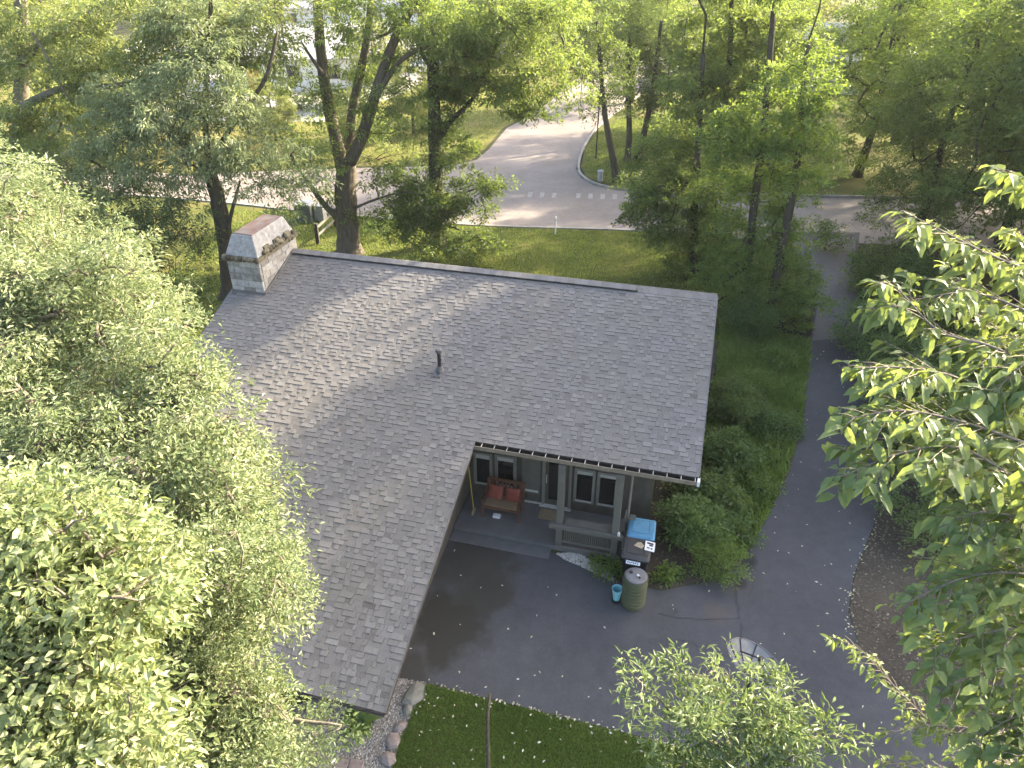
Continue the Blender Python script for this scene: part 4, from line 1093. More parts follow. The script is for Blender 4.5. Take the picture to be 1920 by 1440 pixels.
# far houses
def far_house(label, loc, rot, w, d, h, rh, door=True):
    o = empty('house', loc, rot); tag(o, label, 'house', 'houses across the street')
    mb = MB(); mb.box(-w / 2, w / 2, -d / 2, d / 2, 0, h)
    mb.add([(-w / 2, -d / 2, h), (-w / 2, d / 2, h), (-w / 2, 0, h + rh - .2)], [(0, 1, 2)]); mb.add([(w / 2, -d / 2, h), (w / 2, d / 2, h), (w / 2, 0, h + rh - .2)], [(2, 1, 0)])
    wl = mb.build('wall', 'whitewall', o)
    mb = MB(); e = .5; k = rh / (d / 2)
    for s in (-1, 1):
        y0 = s * (d / 2 + e); z0 = h - e * k
        mb.hexa([(-w / 2 - e, y0, z0), (w / 2 + e, y0, z0), (w / 2 + e, 0, h + rh), (-w / 2 - e, 0, h + rh), (-w / 2 - e, y0, z0 + .15), (w / 2 + e, y0, z0 + .15), (w / 2 + e, 0, h + rh + .15), (-w / 2 - e, 0, h + rh + .15)])
    mb.build('roof', 'farroof', o)
    for x in np.linspace(-w / 2 + 1.4, w / 2 - 1.4, 4):
        if door and abs(x - (-w / 2 + 1.4)) < .1: continue
        m2 = MB(); m2.box(x - .6, x + .6, -d / 2 - .04, -d / 2 - .002, .9, 2.2); wn_ = m2.build('window', 'frame', o)
        m2 = MB(); m2.box(x - .52, x + .52, -d / 2 - .055, -d / 2 - .042, .98, 2.12); m2.build('pane', 'glass', wn_)
    if door:
        x = -w / 2 + 1.4; m2 = MB(); m2.box(x - .55, x + .55, -d / 2 - .05, -d / 2 - .002, 0, 2.1); m2.build('door', 'ochre', o)
        m2 = MB(); m2.hexa([(x - .9, -d / 2 - 1.0, 2.2), (x + .9, -d / 2 - 1.0, 2.2), (x + .9, -d / 2 - .01, 2.5), (x - .9, -d / 2 - .01, 2.5), (x - .9, -d / 2 - 1.0, 2.26), (x + .9, -d / 2 - 1.0, 2.26), (x + .9, -d / 2 - .01, 2.56), (x - .9, -d / 2 - .01, 2.56)]); m2.build('awning', 'greenpaint', o)
    return o
far_house('white house with an ochre door and green awning across the street', (-19.5, 78, .02), .15, 14, 8, 2.9, 2.2)
far_house('pale house with a broad grey roof far up the forecourt', (-22, 122, 0), -.1, 22, 10, 3.0, 2.6, False)
far_house('white house seen in patches behind the trees right of the side street', (27, 78, 0), -.4, 15, 9, 3.0, 2.4, False)
#PART3
# ------------------------------------------------------------------ trees
_ell = ell
def ell(cx, cy, rx, ry, **k): return _ell(cx, cy, rx * 1.08, ry * 1.1, **k)
def pxl(pts, Y): return [atY(x, y, Y) for x, y in pts]
def groundY(x, y): return og(x, y)
# the big forked tree behind the ridge
bA = og(655, 476); YA = bA[1]
tree('maple_tree', 'big grey trunked tree forking low, behind the middle of the roof ridge', 'tree', bA,
     [(pxl([(655, 476), (651, 420), (648, 360), (650, 300)], YA), .60, .46), (pxl([(646, 330), (632, 270), (615, 190), (603, 110), (596, 20), (590, -120)], YA + .3), .33, .16),
      (pxl([(652, 310), (656, 250), (668, 170), (690, 60), (700, -100)], YA + 1.2), .30, .12), (pxl([(656, 305), (682, 248), (712, 150), (742, 70), (785, -10), (830, -120)], YA - .3), .30, .12),
      (pxl([(700, 190), (745, 120), (790, 92), (840, 78)], YA - .5), .14, .05), (pxl([(640, 412), (612, 388), (585, 352), (560, 318), (545, 290)], YA - .2), .17, .06),
      (pxl([(606, 140), (585, 110), (566, 80)], YA), .10, .04), (pxl([(664, 390), (710, 372), (760, 360), (800, 368)], YA - .4), .07, .03), (pxl([(705, 70), (728, 62), (742, 50)], YA), .07, .03)],
     [ell(700, 20, 120, 50, Y=YA), ell(840, 30, 110, 60, Y=YA - 1), ell(950, 70, 100, 70, Y=YA), ell(870, 130, 80, 40, Y=YA), ell(640, 215, 48, 30, Y=YA - 1), ell(735, 195, 60, 42, Y=YA - 1.5),
      ell(560, 285, 45, 35, Y=YA - 1), ell(690, 335, 40, 26, Y=YA - 1.2), ell(545, 140, 40, 40, Y=YA), ell(1000, 150, 70, 35, Y=YA), ell(760, 120, 50, 30, Y=YA), ell(625, 60, 40, 40, Y=YA - 1),
      ell(600, 360, 45, 25, Y=YA), ell(580, 200, 50, 45, Y=YA), ell(690, 250, 45, 30, Y=YA + 1), ell(780, 60, 60, 50, Y=YA), ell(1040, 60, 70, 60, Y=YA + 2), ell(680, 120, 50, 40, Y=YA + 1), ell(660, 20, 60, 30, Y=YA - 1), ell(820, 110, 60, 40, Y=YA), ell(760, 250, 50, 30, Y=YA), ell(1010, 20, 80, 40, Y=YA), ell(570, 330, 40, 28, Y=YA - 1), ell(540, 370, 36, 20, Y=YA), ell(930, 190, 60, 28, Y=YA), ell(1050, 130, 50, 40, Y=YA + 2), ell(740, 290, 40, 22, Y=YA), ell(720, 350, 40, 22, Y=YA - 1), ell(700, 400, 36, 18, Y=YA - .5), ell(1060, 190, 45, 22, Y=YA + 3), ell(980, 100, 60, 40, Y=YA), ell(590, 270, 40, 30, Y=YA)],
     'leaf_mid', 21, lobe_r=.55, nspray=14, K=11, size=.18, wid=.38, L=.5, dens=.95, hang=.45, barkm='bark', rmin=.010, rmax=.06)
bB = og(820, 461); YB = bB[1]
tree('oak_tree', 'slimmer dark oak right of the big forked tree, leafy down to the lawn', 'tree', bB,
     [(pxl([(820, 461), (819, 400), (816, 300), (813, 180), (811, 90), (808, -60)], YB), .40, .2), (pxl([(822, 262), (845, 228), (868, 205), (890, 180), (905, 150)], YB - .2), .15, .06),
      (pxl([(812, 130), (790, 100), (775, 60)], YB), .12, .05), (pxl([(818, 390), (850, 370), (900, 352), (945, 346)], YB - .6), .06, .02), (pxl([(818, 420), (860, 430), (910, 455), (940, 470)], YB - 1.2), .06, .02), (pxl([(818, 350), (790, 345), (760, 330)], YB - .4), .06, .02)],
     [ell(800, 385, 62, 34, Y=YB - 1), ell(885, 345, 60, 20, Y=YB - .8), ell(880, 395, 45, 22, Y=YB - .8), ell(780, 440, 55, 26, Y=YB - 1.6), ell(890, 462, 62, 22, Y=YB - 2.4), ell(845, 285, 38, 40, Y=YB), ell(770, 335, 45, 28, Y=YB),
      ell(830, 200, 40, 40, Y=YB), ell(905, 165, 80, 36, Y=YB), ell(1000, 200, 55, 22, Y=YB), ell(850, 60, 70, 40, Y=YB + 1), ell(790, 490, 45, 18, Y=YB - 3), ell(740, 400, 40, 28, Y=YB - 1)],
     'leaf_oak', 22, lobe_r=.42, nspray=14, K=10, size=.14, wid=.55, L=.4, dens=1.9, hang=.25, barkm='bark_dark', rmin=.009, rmax=.05)
bC = og(432, 560); YC = bC[1]
tree('ash_tree', 'tree with a dark trunk just left of the chimney, pale drooping foliage', 'tree', bC,
     [(pxl([(432, 560), (427, 490), (418, 420), (405, 360), (392, 320)], YC), .38, .26), (pxl([(405, 350), (370, 300), (320, 255), (250, 220)], YC), .13, .04), (pxl([(398, 330), (420, 260), (470, 190), (500, 140), (520, 60)], YC + .8), .13, .05),
      (pxl([(392, 322), (385, 220), (390, 100), (400, -60)], YC + .8), .15, .06), (pxl([(424, 450), (436, 390), (450, 340)], YC - .2), .1, .04)],
     [ell(300, 235, 95, 55, Y=YC), ell(420, 250, 70, 55, Y=YC - 1), ell(490, 300, 50, 48, Y=YC - 1), ell(330, 310, 110, 34, Y=YC - .5), ell(215, 320, 70, 40, Y=YC), ell(455, 335, 60, 22, Y=YC - 1.2), ell(200, 240, 70, 55, Y=YC + .5),
      ell(380, 160, 90, 45, Y=YC), ell(480, 240, 40, 30, Y=YC), ell(230, 385, 60, 30, Y=YC), ell(390, 60, 130, 60, Y=YC + 1.5), ell(520, 355, 40, 30, Y=YC), ell(540, 285, 30, 40, Y=YC - 1), ell(130, 330, 80, 40, Y=YC + 1), ell(300, 360, 70, 30, Y=YC), ell(160, 390, 60, 30, Y=YC), ell(260, 180, 80, 40, Y=YC), ell(350, 385, 50, 22, Y=YC), ell(470, 370, 45, 18, Y=YC), ell(400, 300, 60, 40, Y=YC - 1.5), ell(330, 210, 70, 40, Y=YC - 1.2), ell(450, 200, 50, 40, Y=YC - 1), ell(390, 110, 60, 40, Y=YC - .5), ell(270, 280, 70, 40, Y=YC - 1), ell(540, 395, 40, 16, Y=YC), ell(300, 395, 60, 24, Y=YC + .5), ell(590, 330, 36, 24, Y=YC), ell(480, 345, 50, 20, Y=YC - .5), ell(210, 360, 60, 30, Y=YC + .5)],
     'leaf_maple', 23, lobe_r=.55, nspray=14, K=11, size=.19, wid=.32, L=.5, dens=1.15, hang=.6, droop=.4, barkm='bark_dark', rmin=.008, rmax=.05)
bD = np.array([-22.5, 33.0, 0]); YD = 33.0
tree('ash_tree', 'tall pale barked tree filling the top left corner', 'tree', bD,
     [(pxl([(20, 480), (35, 300), (40, 180), (45, 80), (30, -80)], YD), .42, .2), (pxl([(40, 120), (80, 80), (160, 30), (230, -20)], YD - .5), .16, .06), (pxl([(42, 200), (120, 165), (220, 160), (330, 130), (430, 110)], YD - 1), .16, .05),
      (pxl([(38, 130), (0, 120), (-60, 110)], YD), .17, .1), (pxl([(140, 150), (190, 190), (240, 220)], YD - 1), .07, .03), (pxl([(60, 60), (90, 110), (130, 190)], YD - 2), .06, .03)],
     [ell(90, 40, 110, 50, Y=YD), ell(250, 60, 110, 55, Y=YD - 1), ell(400, 60, 100, 50, Y=YD - 1), ell(510, 70, 70, 60, Y=YD - 1), ell(100, 150, 90, 50, Y=YD - 1), ell(230, 150, 100, 45, Y=YD - 1.5), ell(120, 250, 120, 60, Y=YD - 1.5), ell(60, 330, 70, 40, Y=YD - 2), ell(30, 200, 50, 80, Y=YD),
      ell(380, 120, 80, 30, Y=YD - 1), ell(470, 130, 70, 30, Y=YD - 2), ell(330, 30, 120, 40, Y=YD - 2), ell(40, 270, 60, 50, Y=YD - 1), ell(430, 190, 60, 35, Y=YD - 2), ell(300, 110, 90, 40, Y=YD - 2), ell(120, 100, 80, 40, Y=YD - 2), ell(540, 20, 60, 40, Y=YD - 2), ell(90, 380, 80, 40, Y=YD - 3), ell(200, 220, 90, 40, Y=YD), ell(20, 80, 50, 60, Y=YD)],
     'leaf_willow', 24, lobe_r=.6, nspray=14, K=11, size=.21, wid=.35, L=.55, dens=1.1, hang=.5, droop=.35, barkm='bark_pale', rmin=.010, rmax=.06)
# slender trees between lawn and driveway
E_specs = [
    ('slender dark trunked tree on the lawn edge, nearest the roof corner', (1302, 515), [(1302, 515), (1300, 440), (1306, 330), (1312, 220), (1318, 100)],
     [(1255, 390, 62, 50), (1225, 335, 48, 30), (1280, 460, 60, 38), (1330, 430, 50, 40), (1290, 300, 60, 45), (1240, 440, 40, 25), (1240, 280, 40, 30), (1330, 340, 40, 40), (1270, 515, 50, 22), (1200, 370, 36, 36), (1215, 420, 40, 30), (1340, 500, 50, 36), (1300, 380, 50, 40)], 'leaf_oak', 31),
    ('slender leaning tree, second from the roof corner', (1388, 590), [(1388, 590), (1402, 500), (1412, 400), (1428, 280), (1440, 150), (1450, 20)],
     [(1400, 290, 60, 50), (1360, 260, 55, 45), (1440, 360, 46, 50), (1380, 470, 56, 42), (1350, 380, 40, 40), (1440, 470, 40, 36), (1340, 540, 50, 32), (1430, 210, 60, 40), (1400, 560, 40, 28), (1400, 400, 44, 40), (1360, 510, 44, 36), (1440, 290, 50, 40), (1400, 610, 40, 26), (1350, 600, 36, 30)], 'leaf_lime', 32),
    ('slender tree by the driveway with a leaning dark trunk, third from the roof corner', (1440, 610), [(1440, 610), (1455, 520), (1475, 420), (1492, 330), (1502, 230), (1515, 80)],
     [(1500, 300, 55, 50), (1460, 250, 50, 40), (1440, 540, 50, 40), (1480, 540, 46, 46), (1500, 390, 38, 32), (1530, 240, 60, 45), (1470, 600, 46, 30), (1500, 150, 70, 50), (1450, 440, 40, 40), (1480, 470, 40, 36), (1510, 560, 30, 34)], 'leaf_lime', 33),
    ('straight tree with a dark upper trunk rising above the slender ones', (1335, 500), [(1335, 500), (1338, 400), (1345, 300), (1358, 200), (1368, 110), (1372, 0)],
     [(1340, 200, 60, 50), (1300, 150, 60, 50), (1420, 130, 70, 50), (1360, 60, 90, 50), (1280, 230, 50, 40), (1480, 80, 70, 50), (1390, 200, 40, 30), (1360, 330, 30, 30)], 'leaf_mid', 34),
]
for lab, bp, tr, els, mt, sdx in E_specs:
    bE = og(*bp); Y = bE[1]
    tree('maple_tree', lab, 'tree', bE, [(pxl(tr, Y), .20, .09)], [ell(x, y, rx, ry, Y=Y - .8 + .4 * (i % 5)) for i, (x, y, rx, ry) in enumerate(els)] + [ell(tr[-1][0], -50, 80, 40, Y=Y)] + ([ellw((8.6, 28.8, 13.8), 2.7, 2.4, 2.0)] if sdx == 31 else []),  # extra crown above the frame on the first tree, added to shade the chimney
         mt, sdx, lobe_r=.45, nspray=14, K=10, size=.14, wid=.55, L=.4, dens=1.5, hang=.3, barkm='bark_dark', rmin=.007, rmax=.05, group='slender trees between lawn and driveway')
# corner trees across the road
for i, (lab, bp, tr, els, mt) in enumerate((
        ('leaning tree on the far street corner, nearest the kerb', (1158, 345), [(1158, 345), (1146, 280), (1135, 220), (1128, 150), (1120, 40)], [(1130, 130, 50, 45), (1100, 90, 50, 50), (1150, 190, 45, 28), (1110, 210, 30, 20), (1090, 30, 60, 40)], 'leaf_oak'),
        ('dark tree on the far street corner, second from the kerb', (1176, 305), [(1176, 305), (1180, 250), (1178, 170), (1180, 60)], [(1200, 150, 55, 50), (1220, 80, 60, 50), (1230, 210, 50, 30), (1170, 40, 50, 40)], 'leaf_oak'),
        ('thin tree on the far street corner behind the dark one', (1195, 300), [(1195, 300), (1210, 240), (1225, 160), (1240, 40)], [(1260, 150, 50, 50), (1250, 240, 50, 30), (1290, 90, 60, 50)], 'leaf_mid'))):
    bE = og(*bp, .1); Y = bE[1]
    tree('oak_tree', lab, 'tree', bE, [(pxl(tr, Y), .24, .1)], [ell(x, y, rx, ry, Y=Y + .5 * (k % 3)) for k, (x, y, rx, ry) in enumerate(els)], mt, 41 + i, lobe_r=.6, nspray=14, K=10, size=.17, wid=.55, L=.6, dens=1.2, barkm='bark_dark', rmin=.008, rmax=.05, group='trees on the far street corner')

# generic full trees: three prototypes, copied
def generic(label, loc, h, r, mat, seed, cz=.6, barkm='bark_dark', size=.22, dens=.55, group=None, lobe_r=.8, low=False, name='broadleaf_tree'):
    x, y = loc; z0 = gh((x, y, 0)); rr = random.Random(seed)
    ax = [(x, y, z0)] + [(x + rr.uniform(-.3, .3), y + rr.uniform(-.3, .3), z0 + h * k) for k in (.25, .5, .75, .92)]
    els = [ellw((x, y, z0 + h * cz), r, r, h * (1 - cz) * .98)]
    for k in range(5):
        a = k * 1.26 + rr.uniform(-.4, .4); els.append(ellw((x + math.cos(a) * r * .75, y + math.sin(a) * r * .75, z0 + h * (cz - rr.uniform(-.05, .22))), r * .5, r * .5, h * .13))
    if low:
        for k in range(4):
            a = k * 1.6 + rr.uniform(-.4, .4); els.append(ellw((x + math.cos(a) * r * .6, y + math.sin(a) * r * .6, z0 + h * rr.uniform(.12, .3)), r * .45, r * .45, h * .12))
    return tree(name, label, 'tree', (x, y, z0), [(ax, h * .018 + .05, .05)], els, mat, seed, lobe_r=lobe_r, nspray=15, K=10, size=size, wid=.5, L=.7, dens=dens, hang=.3, barkm=barkm, group=group, rmin=.009, rmax=.07)
G = 'trees of the wood right of the driveway'
g1 = generic('dark leafy tree nearest the driveway in the right hand wood', (20.5, 27), 18, 4.4, 'leaf_mid', 51, .58, group=G, low=True, dens=.75, size=.19)
g2 = generic('broad dark green tree in the right hand wood beside the cherry branches', (22, 18.5), 17, 4.4, 'leaf_oak', 52, .58, group=G, low=True, dens=.75, size=.19)
g3 = generic('bright green tree in the upper right of the wood', (25, 35), 13.5, 4.4, 'leaf_lime', 53, .6, group=G, low=True, dens=.75, size=.2)
wood = [(g1, 27, 24, .3, 1.0, 'full green tree at the right edge of the wood'), (g3, 33, 29, 2.0, 1.0, 'tall bright tree at the right edge of the frame'), (g2, 19.5, 33.5, 1.2, .68, 'dark tree of the wood next to the driveway mouth'),
        (g1, 30, 40, 2.5, 1.05, 'green tree in the second row of the right hand wood'), (g3, 22, 46, 4.0, .95, 'bright tree of the wood across the road end'), (g2, 37, 37, 3.1, 1.1, 'dark tree deep in the right hand wood'),
        (g1, 38, 50, 1.0, 1.1, 'green tree deep in the wood, upper right'), (g3, 28, 54, .5, 1.0, 'bright tree in the far row of the right hand wood'), (g2, 46, 45, 2.2, 1.15, 'dark tree at the far right of the wood'), (g1, 15.5, 52, 3.7, .8, 'small green tree on the corner lawn behind the slender trees'),
        (g2, 18, 60, .9, .9, 'dark tree at the back of the corner lawn'), (g3, 34, 66, 1.9, 1.0, 'bright tree far behind the corner lawn'), (g1, 10.5, 68, 2.9, .85, 'green tree on the right verge of the side street'),
        (g1, 29, 27.5, 3.9, 1.2, 'unseen tall tree added right of the frame to shade the roof, nearer one'), (g2, 33, 33, 5.0, 1.25, 'unseen tall tree added right of the frame to shade the roof, farther one'), (g1, 28, 20.5, 4.6, 1.12, 'unseen tall tree added beyond the cherry to shade the roof')]  # these three unseen trees extend the wood, added to shade the roof evenly
for src, x, y, r, s, lab in wood: copy_tree(src, (x, y, 0), r, s, lab)
f1 = generic('sunny yellow green tree far up the side street', (0, 92), 13, 5, 'leaf_far', 61, .55, size=.32, lobe_r=1.0, group='far trees', low=True, dens=.6)
f2 = generic('pale tree far behind the white house', (-33, 100), 15, 5.5, 'leaf_far', 62, .55, size=.34, lobe_r=1.1, group='far trees', low=True, dens=.6)
far = [(f1, 10, 105, 1, 1.0, 'yellow green tree at the end of the side street'), (f2, -6, 118, 2, 1.0, 'far pale tree right of the broad grey roof'), (f1, -48, 84, .5, 1.1, 'far tree left of the white house'), (f2, 20, 110, 3, 1.0, 'far tree behind the bend of the side street'),
       (f1, 34, 98, 4, 1.1, 'far tree behind the house on the right'), (f2, 48, 84, .2, 1.0, 'far tree beyond the right hand wood'), (f1, -12, 68, 2.4, .55, 'small tree in front of the forecourt'), (f2, -38, 66, 1.4, .75, 'round tree left of the forecourt'), (f1, -30, 54, 3.3, .7, 'tree across the road on the left'),
       (f2, 3, 135, 1.1, 1.1, 'farthest tree in the middle of the skyline'), (f1, 28, 140, 2.1, 1.2, 'farthest tree right of the middle'), (f2, -32, 140, .6, 1.2, 'farthest tree on the left'), (f1, -52, 118, 2.8, 1.2, 'far tree at the upper left'), (f2, 60, 110, 1.8, 1.2, 'far tree at the upper right'), (f1, -7.5, 57, .9, .42, 'small sunlit tree on the pale lawn'), (f2, -17.5, 55, 2.2, .32, 'small round tree just across the road, nearest the forecourt'), (f1, -24.5, 53, 1.2, .4, 'small tree across the road behind the pale drooping foliage'), (f2, -11.5, 53.5, .3, .27, 'lowest round tree across the road behind the forked trunk')]
for src, x, y, r, s, lab in far: copy_tree(src, (x, y, 0), r, s, lab)

# shrubs
def shrub(name, label, base, ells, mat, seed, cat='shrub', size=.1, wid=.5, lobe_r=.35, dens=.8, group=None, **kw):
    base = np.array(base); limbs = []
    for i, (c, A) in enumerate(ells[:4]):
        limbs.append(([base + [.05 * i, 0, 0], (base + c) / 2 + [0, 0, .1], c], .03, .012))
    return tree(name, label, cat, base, limbs, ells, mat, seed, lobe_r=lobe_r, nspray=10, K=9, size=size, wid=wid, L=.35, dens=dens, barkm='bark_dark', rmin=.006, group=group, **kw)
def mound(px, r, h):
    b_ = og(*px); return b_, [ellw(b_ + [0, 0, h * .5], r, r, h * .5), ellw(b_ + [r * .4, -r * .3, h * .35], r * .6, r * .6, h * .35), ellw(b_ + [-r * .4, r * .3, h * .45], r * .6, r * .6, h * .4)]
hedge_b = og(330, 610)
shrub('yew_bush', 'large dark evergreen bush left of the chimney', hedge_b, [ell(330, 480, 75, 85, Y=hedge_b[1]), ell(280, 450, 60, 60, Y=hedge_b[1] + 1), ell(370, 530, 40, 60, Y=hedge_b[1] - .5), ell(240, 480, 60, 80, Y=hedge_b[1] + .5), ell(370, 430, 40, 40, Y=hedge_b[1] + .6)], 'leaf_dark', 71, 'bush', .14, .3, .45, .9)
shrub('yew_bush', 'dark bush in the shade further left behind the pale maple', og(180, 560), [ell(180, 450, 80, 70, Y=30), ell(110, 430, 60, 60, Y=31), ell(150, 520, 60, 60, Y=29)], 'leaf_dark', 72, 'bush', .14, .3, .5, .7)
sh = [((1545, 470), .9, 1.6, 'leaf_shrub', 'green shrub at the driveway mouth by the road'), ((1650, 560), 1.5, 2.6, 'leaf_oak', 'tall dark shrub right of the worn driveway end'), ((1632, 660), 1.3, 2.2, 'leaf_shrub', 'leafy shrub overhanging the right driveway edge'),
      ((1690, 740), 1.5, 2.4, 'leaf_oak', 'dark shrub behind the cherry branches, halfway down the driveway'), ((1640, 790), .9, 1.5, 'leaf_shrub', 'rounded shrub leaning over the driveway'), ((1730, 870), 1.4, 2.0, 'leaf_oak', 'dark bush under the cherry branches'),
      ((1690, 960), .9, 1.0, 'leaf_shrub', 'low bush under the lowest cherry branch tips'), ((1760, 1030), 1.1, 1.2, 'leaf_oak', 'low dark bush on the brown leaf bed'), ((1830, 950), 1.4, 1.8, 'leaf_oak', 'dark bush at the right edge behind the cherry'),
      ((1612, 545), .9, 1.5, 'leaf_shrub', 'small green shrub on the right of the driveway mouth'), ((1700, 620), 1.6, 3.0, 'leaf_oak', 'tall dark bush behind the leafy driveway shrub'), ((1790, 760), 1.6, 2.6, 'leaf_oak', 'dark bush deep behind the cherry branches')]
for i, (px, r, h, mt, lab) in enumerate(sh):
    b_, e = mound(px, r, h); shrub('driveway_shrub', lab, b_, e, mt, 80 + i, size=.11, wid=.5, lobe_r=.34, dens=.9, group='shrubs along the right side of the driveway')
bedp = [((1345, 1075), .55, .8, 'leaf_lime', 'bright green bush at the tip of the bed'), ((1290, 1000), .7, .9, 'leaf_shrub', 'dark leafy bush right of the bins'), ((1380, 1010), .45, .5, 'leaf_shrub', 'grey green low plant at the bed edge'),
        ((1340, 950), .6, .8, 'leaf_mid', 'dark green bush in the middle of the bed'), ((1430, 930), .5, .45, 'leaf_lime', 'yellow green low plant along the driveway edge'), ((1370, 870), .7, .9, 'leaf_shrub', 'bushy plant in the bed by the roof corner'),
        ((1450, 810), .6, .6, 'leaf_shrub', 'low spreading plant by the driveway bend'), ((1370, 780), .8, 1.1, 'leaf_mid', 'dark shrub against the house end wall'), ((1400, 730), .6, .6, 'leaf_lime', 'light green plant beside the house end'),
        ((1290, 930), .5, .8, 'leaf_oak', 'small dark bush at the wall corner'), ((1400, 625), .9, 1.6, 'leaf_shrub', 'leafy shrub under the slender trees'), ((1460, 680), .5, .5, 'leaf_lime', 'bright low plant under the slender trees'),
        ((1140, 1070), .28, .25, 'leaf_lime', 'small grassy tuft in front of the porch railing'), ((1255, 1085), .18, .16, 'leaf_lime', 'tiny green sprout on the mulch by the barrel'), ((1480, 590), .7, 1.2, 'leaf_lime', 'lime green shrub at the foot of the leaning trees')]
for i, (px, r, h, mt, lab) in enumerate(bedp):
    b_, e = mound(px, r, h); shrub('bed_shrub', lab, b_, e, mt, 100 + i, size=(.085, .12, .10, .14)[i % 4], wid=.5, lobe_r=.2 if r > .4 else .12, dens=.95, group='shrubs in the bed between house and driveway')
bq_ = og(720, 440); e = [ellw(bq_ + [0, 0, .5], 1.2, .6, .5), ellw(bq_ + [.8, .2, .4], .6, .5, .4)]
shrub('garden_bush', 'low green bush right of the big forked trunk', bq_, e, 'leaf_shrub', 130, size=.13, lobe_r=.35)
bq_ = og(560, 205); e = [ellw(bq_ + [x, 0, .9], 2.0, 1.0, 1.0) for x in (-5, -2.5, 0, 2.5, 5)]
shrub('hedge', 'trimmed green hedge across the street before the white house', bq_, e, 'leaf_mid', 131, 'hedge', .28, .5, .6, .7)
bq_ = og(700, 300); e = [ellw(bq_ + [x, y, .5], 1.6, .9, .6) for x, y in ((-3, .5), (-1, 0), (1.2, .3), (3, 0))]
shrub('hedge', 'low bushes on the far side of the road behind the forked tree', bq_, e, 'leaf_far', 132, 'hedge', .22, .5, .5, .5)
# hosta by the low roof end: big strap leaves
hp = og(675, 1357); hr = empty('hosta', hp); tag(hr, 'broad leaved green plant at the low corner of the roof', 'plant'); rng = np.random.default_rng(9)
N = 22; aa = np.arange(N) * 2.4; dd = unit(np.c_[np.cos(aa), np.sin(aa), rng.uniform(.25, .9, N)]); nn = np.c_[-np.cos(aa) * .5, -np.sin(aa) * .5, np.ones(N)]; nn = unit(nn - dd * (nn * dd).sum(1, keepdims=True))
single_leaves(rng, hr, np.zeros(3), dd * .04, dd, nn, rng.uniform(.28, .5, N), .36, 'leaf_lime', .5)
# ------------------------------------------------------------------ near foliage, left side
def pts_in(rng, poly, n): return scatter(rng, poly, n)[:, :2]
def ells_poly(rng, poly, n, depth, rad, layers=((0, 1.0), (1.2, .6), (2.4, .35)), jit=.35):
    """foliage lobes of a near crown: positions on the crown's camera-side face and deeper inside it"""
    out = []
    for off, fr in layers:
        for x, y in pts_in(rng, poly, int(n * fr)):
            out.append((at(x, y, depth(x, y) + off + rng.normal(0, jit)), np.diag([rad] * 3) * rng.uniform(.8, 1.2)))
    return out
rL = np.random.default_rng(77)
L1 = [(-60, 300), (30, 300), (60, 345), (140, 425), (170, 470), (260, 480), (285, 530), (310, 570), (345, 640), (370, 670), (380, 740), (400, 810), (450, 850), (480, 880), (480, 930), (490, 1000), (450, 1030), (200, 1000), (-60, 960)]
e1 = ells_poly(rL, L1, 140, lambda x, y: 15.0 - (y - 300) * .0052 - abs(x - 250) * .002, .55)
bL = W(-11.2, -1.5, 0); bL[2] = gh(bL); top = at(180, 640, 15.5)
tree('silver_maple', 'large pale green maple overhanging the left side of the roof', 'tree', bL,
     [([bL, bL + [.2, -.2, 3.0], bL * .6 + top * .4 + [0, 0, 1], top], .32, .10), ([bL * .5 + top * .5, at(80, 480, 15.8), at(40, 340, 15.5)], .14, .04), ([bL * .4 + top * .6, at(330, 760, 14.5), at(450, 860, 13.2)], .12, .03), ([top, at(270, 560, 15.0)], .08, .03)],
     e1, 'leaf_maple', 201, lobe_r=.5, nspray=16, K=13, size=.115, wid=.38, L=.42, dens=.9, hang=.35, droop=.3, spread=.5, barkm='bark_pale', rmin=.012, twigs=True, upbias=.3)
L2 = [(200, 1000), (450, 1020), (500, 1030), (530, 1085), (575, 1090), (540, 1130), (520, 1190), (465, 1230), (455, 1290), (530, 1310), (520, 1380), (600, 1370), (655, 1355), (590, 1420), (560, 1480), (180, 1480), (230, 1250)]
e2 = ells_poly(rL, L2, 130, lambda x, y: 9.8 - (y - 1000) * .0022, .36, jit=.25)
bL2 = np.array([-4.6, 5.4, 0]); bL2[2] = gh(bL2); t2 = at(380, 1260, 10.0)
tree('silver_maple', 'sunlit cream and green maple over the low end of the roof', 'tree', bL2,
     [([bL2, (bL2 + t2) / 2 + [-.2, 0, 0], t2], .2, .06), ([(bL2 + t2) / 2, at(470, 1150, 10), at(560, 1110, 9.8)], .07, .02), ([t2, at(520, 1340, 9.4), at(640, 1360, 9.2)], .05, .015)],
     e2, 'leaf_maple', 202, lobe_r=.34, nspray=14, K=12, size=.075, wid=.42, L=.28, dens=.9, hang=.25, droop=.25, spread=.5, barkm='bark_pale', rmin=.008, twigs=True, upbias=.3)
L3 = [(-60, 940), (150, 960), (240, 1000), (290, 1060), (260, 1150), (190, 1240), (240, 1330), (300, 1400), (260, 1500), (-60, 1500)]
e3 = ells_poly(rL, L3, 130, lambda x, y: 6.6 - (y - 950) * .0016, .28, layers=((0, .8), (.5, .8), (1.1, .7), (2.0, .4)), jit=.2)
e3 += [ell(30, 1110, 60, 50, depth=6.7, thick=.3), ell(20, 1180, 60, 50, depth=6.9, thick=.3), ell(60, 1050, 50, 40, depth=7.0, thick=.3)]
bL3 = np.array([-5.2, 2.6, 0]); bL3[2] = gh(bL3); t3 = at(80, 1250, 7.0)
